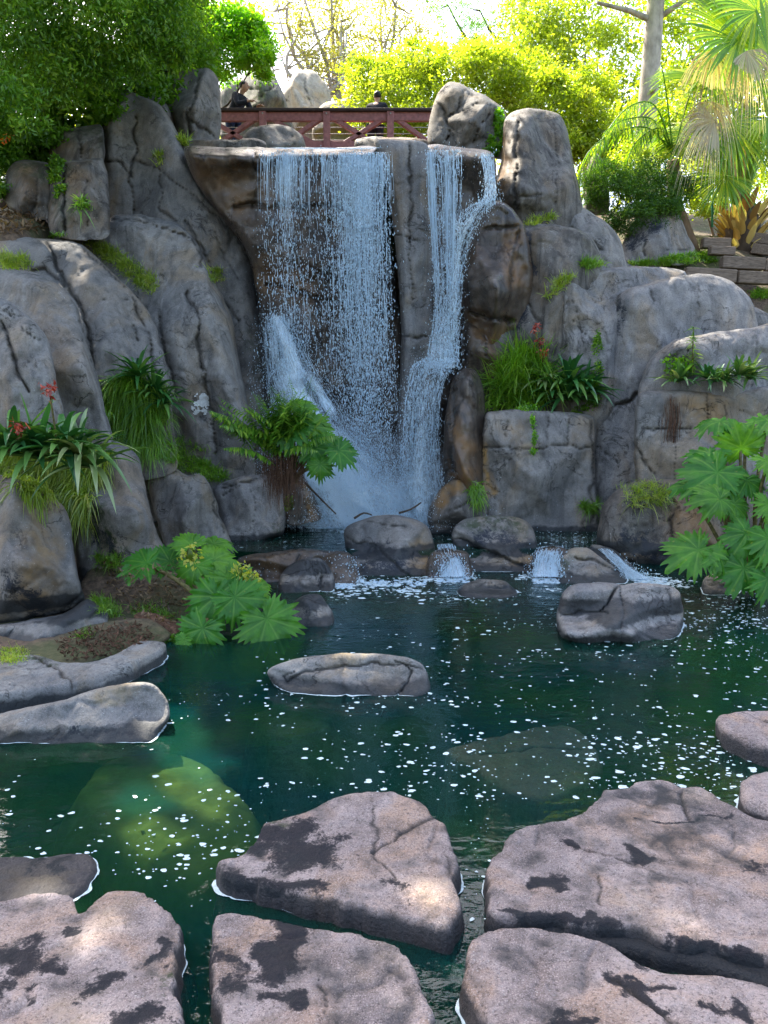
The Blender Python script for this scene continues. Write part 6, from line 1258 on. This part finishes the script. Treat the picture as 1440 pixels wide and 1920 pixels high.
bromeliad('spread out bromeliad over the hanging roots at the left end of the right planter', [(1262, 722)], .30, .035, 'strap_y', n=22, group=BG, push=.1)
bromeliad('dark bromeliad just right of the tall weed in the right planter', [(1312, 716), (1330, 722)], .24, .028, 'strap', n=22, group=BG, push=.1)
bromeliad('golden topped bromeliad at the right end of the right planter', [(1370, 712), (1390, 718)], .30, .032, 'strap_y', n=26, group=BG, push=.1)
bromeliad('small pale bromeliad in the middle of the right planter', [(1345, 722)], .22, .028, 'strap_y', n=20, group=BG, push=.1)
# leafy plants
def leafy(label, blobs, per, L, mat, name='leafy_plant', cat='plant', sub=14, asp=.6, **k):
    return foliage(name, M[mat], None, blobs, per, L, sub, asp, label=label, cat=cat, **k)
def SB(px, py, r_, ry=None, push=.05):
    l = surf(px, py); s_ = l[1]/F; return (l+np.array([0, -push, 0]), (r_*s_, r_*s_*.7, (ry or r_)*s_))
leafy('yellow green broad leaved plant at the left end of the right planter', [SB(1262, 690, 24, 20), SB(1280, 685, 20, 16)], 14, .06, 'leaf_bright')
leafy('low clover like ground cover on the left of the square planter', [SB(930, 755, 22, 16), SB(960, 762, 24, 14), SB(985, 768, 20, 12)], 40, .035, 'leaf_bright')
leafy('ivy like creeper climbing the joint between the speckled slab and the huge boulder', [SB(1118, 650, 8, 24), SB(1116, 700, 10, 26), SB(1108, 740, 16, 20), SB(1085, 765, 20, 10)], 30, .035, 'leaf_mid', 'creeper', 'creeper')
leafy('thin green creeper trailing down the front of the square planter', [SB(998, 790, 5, 16), SB(1000, 820, 4, 16), SB(998, 845, 6, 5)], 16, .03, 'leaf_bright', 'creeper', 'creeper')
leafy('bright yellow green moss like plant hanging between the two summit rocks', [SB(932, 225, 10, 14), SB(930, 265, 14, 18), SB(925, 285, 12, 12), SB(938, 245, 10, 18)], 34, .05, 'leaf_bright', 'hanging_plant', 'plant')
leafy('small leaved weeds tumbling under the hanging grass of the left cliff', [SB(235, 820, 20, 18), SB(255, 835, 16, 14)], 40, .025, 'leaf_mid')
leafy('fresh green seedlings between the soil pocket and the rhizome', [SB(250, 1170, 14, 10), SB(330, 1195, 20, 10)], 20, .04, 'leaf_mid')
leafy('small fern sprouting beside the pale boulder at the plunge pool', [SB(540, 945, 9, 14)], 26, .05, 'leaf_mid')
leafy('feathery green weed hanging over the upright olive rock', [SB(105, 320, 16, 20), SB(112, 355, 14, 18)], 26, .05, 'leaf_mid')
# tall weed with a whorled stem
wc = surf(1300, 700); o = empty('horseweed', wc, 'single tall weed standing up from the middle of the right planter', 'weed'); yw = Dinv(wc[1]-.1)
mb = MB(); V, Q, T = tube([at(1300, 704, yw), at(1299, 650, yw), at(1301, 612, yw)], [.012, .009, .004], 7); mb.add(V, Q, T); mb.out('stem', M['stem'], o)
P_ = at(np.full(130, 1300.), rng.uniform(612, 690, 130), yw); b_, q_, a_ = blades(P_, rdir(130, .2)*[1, 1, .5], rng.uniform(.06, .15, 130), .014, .3, 3, prof='leaf'); mb = MB(); mb.add(b_, q_, a=a_); mb.out('leaf_whorl', M['leaf_mid'], o, kind='stuff')
# hanging roots
P_ = np.array([surf(1256+rng.normal()*9, 738+rng.uniform(0, 60)) for i in range(70)])+[0, -.03, 0]
mb = MB(); b_, q_, a_ = blades(P_, np.array([0, -.05, -1])+rng.normal(size=(70, 3))*.05, rng.uniform(.15, 1.15, 70), .009, .05, 8); b_ = b_+fbm(b_, 7, 2, 3)[:, None]*[.02, .01, 0]; mb.add(b_, q_, a=a_); mb.out('hanging_roots', M['root'], None, label='bundle of thin reddish roots hanging down the right planter', cat='roots')
# orange poppies
for i, (px, py) in enumerate([(8, 240), (14, 252), (6, 262)]):
    mb = MB(); c = at(px, py, 10.0); b_, q_, a_ = leaves(np.repeat(c[None], 9, 0)+rng.normal(size=(9, 3))*.02, .09, .8, .4); mb.add(b_, q_, a=a_); mb.out('poppy', M['orange'], None, label='orange flower in the dark foliage at the left edge', cat='flower', group='orange flowers at the left edge')
# soil and leaf litter
rock('bank of brown soil and dead leaves under the leaning rock', [(150,1100),(176,1050),(210,1030),(260,1060),(320,1040),(380,1060),(400,1120),(380,1190),(300,1200),(200,1195),(160,1160)], 7.3, 6.25, .15, 40, [], 'soil', name='soil_bank', cat='soil', kind='structure', lump=.6)
rock('dark wet soil filling the pocket behind the curved rim', [(90,1215),(130,1185),(200,1165),(280,1160),(320,1190),(290,1215),(200,1240),(120,1245)], 6.05, 5.65, .12, 30, [], 'soil', name='soil_bank', cat='soil', kind='structure', lump=.4)
bpy.context.view_layer.update(); DG = bpy.context.evaluated_depsgraph_get()
def litter(label, poly, n, L, mat='dead'):
    P_ = [hit(*p)[0] for p in sample_poly(poly, n)]; P_ = np.array([p for p in P_ if p is not None])+rng.normal(size=(1, 3))*.0+[0, -.01, .015]
    b_, q_, a_ = leaves(P_, L, .3, 1.2, 0); mb = MB(); mb.add(b_, q_, a=a_*.7); return mb.out('leaf_litter', M[mat], None, label=label, cat='dead leaves', kind='stuff', smooth=False)
litter('brown dead leaves strewn over the soil bank on the left', [(190,1050),(260,1065),(330,1060),(360,1130),(330,1180),(240,1150),(200,1110)], 420, .06)
litter('dark bark chips in the soil pocket behind the rim', [(100,1212),(150,1182),(260,1168),(300,1195),(200,1232),(130,1238)], 600, .05, 'root')
litter('dry twigs and leaves on the bare slope at the left edge', [(0,392),(60,402),(92,420),(80,438),(0,440)], 400, .10)

# ============================================================ palms
PY = 12.6
pc = at(1390, 455, PY); o = empty('fan_palm', pc, 'fan palm with bright green and hanging dead fans at the right edge', 'palm')
mb = MB(); V, Q, T = tube([pc-[0, 0, .4], at(1392, 420, PY), at(1396, 385, PY)], [.30, .30, .16], 12); mb.add(V, Q, T); mb.out('trunk', M['bark'], o)
n = 90; a = rng.uniform(0, 2*pi, n); z_ = rng.uniform(-.25, .55, n); bp = pc+np.stack([np.cos(a)*.28, np.sin(a)*.28, z_], 1)
mb = MB(); b_, q_, a_ = blades(bp, np.stack([np.cos(a)*.6, np.sin(a)*.6, np.full(n, .8)], 1), rng.uniform(.25, .5, n), .13, .1, 4, .6, 'strap', twist=.05); mb.add(b_, q_, a=a_); mb.out('leaf_boots', M['boot'], o)
def fan(o, px, py, Y, Rpx, tx, ty, nv, mat='palm', droop=.25, spread=2.0, root=True):
    c = at(px, py, Y); R = Rpx*float(D(Y))/F; tip = nrm(at(px+tx, py+ty, Y-.05)-c); n_ = nrm(np.asarray(nv, float)); n_ = nrm(n_-(n_@tip)*tip); sd_ = np.cross(n_, tip)
    k = 44; th = np.linspace(-spread, spread, k)+rng.normal(size=k)*.02; dr = np.cos(th)[:, None]*tip+np.sin(th)[:, None]*sd_+n_*.10
    mb = MB(); L = R*(1-.22*(np.abs(th)/spread)**2)*rng.uniform(.9, 1.06, k); t = np.linspace(0, 1, 8)
    P = c+dr[:, None]*(L[:, None]*t)[..., None]; P[..., 2] -= droop*L[:, None]*np.clip(t-.35, 0, 1)**2*1.8*rng.uniform(.6, 1.5, k)[:, None]
    wd = R*np.sin(spread/k)*1.02*np.minimum(t*1.0, .55)*np.where(t < .55, 1, (1-t)/.45)[None]
    lat = nrm(np.cross(n_, dr)); up = n_*(wd*.35)[..., None] if False else n_[None, None]*(wd*.45)[..., None]
    Vv = np.stack([P-lat[:, None]*wd[..., None], P+up, P+lat[:, None]*wd[..., None]], 2); idx = np.arange(k*8*3).reshape(k, 8, 3)
    Q = np.concatenate([np.stack([idx[:, :-1, j], idx[:, :-1, j+1], idx[:, 1:, j+1], idx[:, 1:, j]], -1).reshape(-1, 4) for j in (0, 1)])
    mb.add(Vv.reshape(-1, 3), Q, a=np.repeat(rng.uniform(.2, 1, k), 24)); f = mb.out('fan_leaf', M[mat], o)
    b0 = at(1392, 400, PY); m_ = (b0+c)/2+np.array([0, 0, .25]); mb = MB(); V, Q, T = tube(path_eval(np.array([b0, m_, c]), np.linspace(0, 1, 9)), np.linspace(.035, .014, 9), 6); mb.add(V, Q, T, a=.6); mb.out('leaf_stalk', M['palm'] if mat == 'palm' else M['palm_dead'], o)
for f in [(1385, 75, 12.3, 150, -60, -30, (.1, -.8, .5)), (1420, 20, 12.5, 140, -50, -60, (0, -.8, .5)), (1330, 150, 12.5, 120, -80, 0, (0, -.5, .8)), (1440, 100, 12.2, 150, 40, -30, (.1, -.7, .6)), (1310, 250, 12.4, 100, -70, 40, (-.2, -.6, .7)),
          (1370, 230, 12.2, 110, 30, 40, (.1, -.9, .3)), (1350, 20, 13.0, 130, -60, -30, (0, -.6, .7)), (1440, 220, 12.2, 110, 50, 20, (.2, -.7, .5)), (1400, 170, 12.8, 120, 0, -60, (0, -.8, .4)), (1360, 330, 12.3, 80, -40, 40, (-.2, -.8, .4))]:
    fan(o, *f)
for f in [(1340, 95, 12.1, 80, -10, 50, (-.2, -.9, .2)), (1400, 95, 12.0, 80, 20, 50, (.1, -.9, .1)), (1335, 190, 12.1, 70, -10, 50, (-.1, -.9, .1)), (1340, 225, 12.0, 85, -70, 25, (-.1, -.95, .2))]:
    fan(o, *f, mat='palm_dead', droop=1.2, spread=1.3)
n = 26; b0 = at(1392, 398, PY); mb = None
for i in range(18):
    c = at(1392+rng.uniform(-85, 60), rng.uniform(200, 280), PY+rng.uniform(-.5, .6)); mb = MB(); V, Q, T = tube(path_eval(np.array([b0+rng.normal(size=3)*.1, (b0+c)/2+[0, 0, .1], c]), np.linspace(0, 1, 8)), np.linspace(.035, .012, 8), 6); mb.add(V, Q, T, a=.6); mb.out('leaf_stalk', M['palm'], o)
fc = at(1262, 300, 12.4); o = empty('feather_palm', foot(1262, 12.6), 'feathery palm with drooping fronds curving left in front of the pale trunk', 'palm')
mb = MB(); V, Q, T = tube([foot(1262, 12.6), at(1264, 380, 12.6), fc], [.14, .13, .10], 10); mb.add(V, Q, T); mb.out('trunk', M['bark_tan'], o)
for pts in [[(1262,290),(1230,200),(1180,200),(1130,260),(1100,340)], [(1262,290),(1215,240),(1150,250),(1100,290),(1084,350)], [(1262,290),(1225,225),(1170,225),(1130,250)], [(1262,290),(1290,190),(1310,150)], [(1262,290),(1300,230),(1330,240),(1340,300)], [(1262,290),(1240,240),(1190,270),(1170,330)], [(1262,290),(1250,180),(1240,120)]]:
    yy = 12.4-.5*np.arange(len(pts))/len(pts)+rng.uniform(-.3, .3)*np.arange(len(pts))/len(pts); R_ = path_eval(np.array([at(p[0], p[1], y_) for p, y_ in zip(pts, yy)]), np.linspace(0, 1, 20))
    rach(R_, 46, .34, .028, o, 'palm', .7, 'frond', 3, .018)

# ============================================================ timber terraces
TG = 'timber sleepers edging the terraces'
for lab, p, q, Y1, Y2, h in [('dark end grain sleeper lying lowest beside the speckled boulder', (1284,514), (1378,519), 11.2, 11.2, .20), ('short sleeper stacked at the right edge above the lowest one', (1352,492), (1432,496), 11.5, 11.5, .19), ('sleeper continuing to the right edge beyond the short one', (1434,497), (1500,502), 11.5, 11.4, .19),
                          ('lower right sleeper half hidden by weeds under the short one', (1382,520), (1480,524), 11.25, 11.2, .19), ('sunlit sleeper bordering the bed in front of the palm base', (1316,456), (1368,457), 12.3, 12.3, .17), ('short sunlit sleeper left of the palm base', (1330,470), (1376,472), 12.0, 12.0, .14), ('sunlit sleeper wall right of the palm base, the upper board', (1412,446), (1500,456), 12.4, 12.0, .17), ('sunlit sleeper wall right of the palm base, the lower board', (1412,466), (1500,478), 12.3, 11.9, .17)]:
    a, b = at(*p, Y1), at(*q, Y2); mb = MB(); mb.add(*beam(a, b, .16, h, .012)); mb.out('sleeper', M['wood'], None, label=lab, cat='sleeper', group=TG, smooth=False)
a = at(1336, 415, 12.6); mb = MB(); V, Q, T = tube([a-[0, 0, .1], at(1336, 350, 12.6)], .02, 8); mb.add(V, Q, T); mb.out('metal_post', plain('green_paint', (.03, .22, .12), .5), None, label='thin green metal post left of the palm base', cat='post')
bpy.context.view_layer.update(); DG = bpy.context.evaluated_depsgraph_get()
M['lime'] = plain('white_lime', (.62, .62, .60), .8, .15, 50, .1)
g_ = []
for x in np.arange(360, 392, 1.6):
    for y in np.arange(738, 778, 1.6):
        if fbm(np.array([[x/9., y/9., 2.]]), 1.0, 3, 3)[0] > -.12+((x-375)/15)**2*.5+((y-756)/20)**2*.5-.35:
            l, n_ = hit(x, y)
            if l is not None: g_.append(l+n_*.006)
g_ = np.array(g_); mb = MB(); V = (g_[:, None]+np.array([[-.008, 0, -.008], [.008, 0, -.008], [.008, 0, .008], [-.008, 0, .008]])).reshape(-1, 3); i = np.arange(len(g_))*4; mb.add(V, np.stack([i, i+1, i+2, i+3], 1)); mb.out('lime_splash', M['lime'], None, label='white lime splash staining the middle left slab', cat='stain', kind='stuff')
# twigs stuck in the plunge pool
for lab, pts in [('long bare stick slanting into the plunge pool left of the falls', [(572,905),(596,930),(630,964)]), ('small forked twig standing out of the plunge pool', [(664,972),(682,962),(698,966)]), ('bare stick at the right side of the plunge pool', [(748,962),(770,955),(790,942)])]:
    P_ = path_eval(np.array([at(x, y, 8.75) for x, y in pts]), np.linspace(0, 1, 7)); mb = MB(); V, Q, T = tube(P_, np.linspace(.016, .009, 7), 6); mb.add(V, Q, T); mb.out('twig', M['bark'], None, label=lab, cat='twig')
#__NEXT__
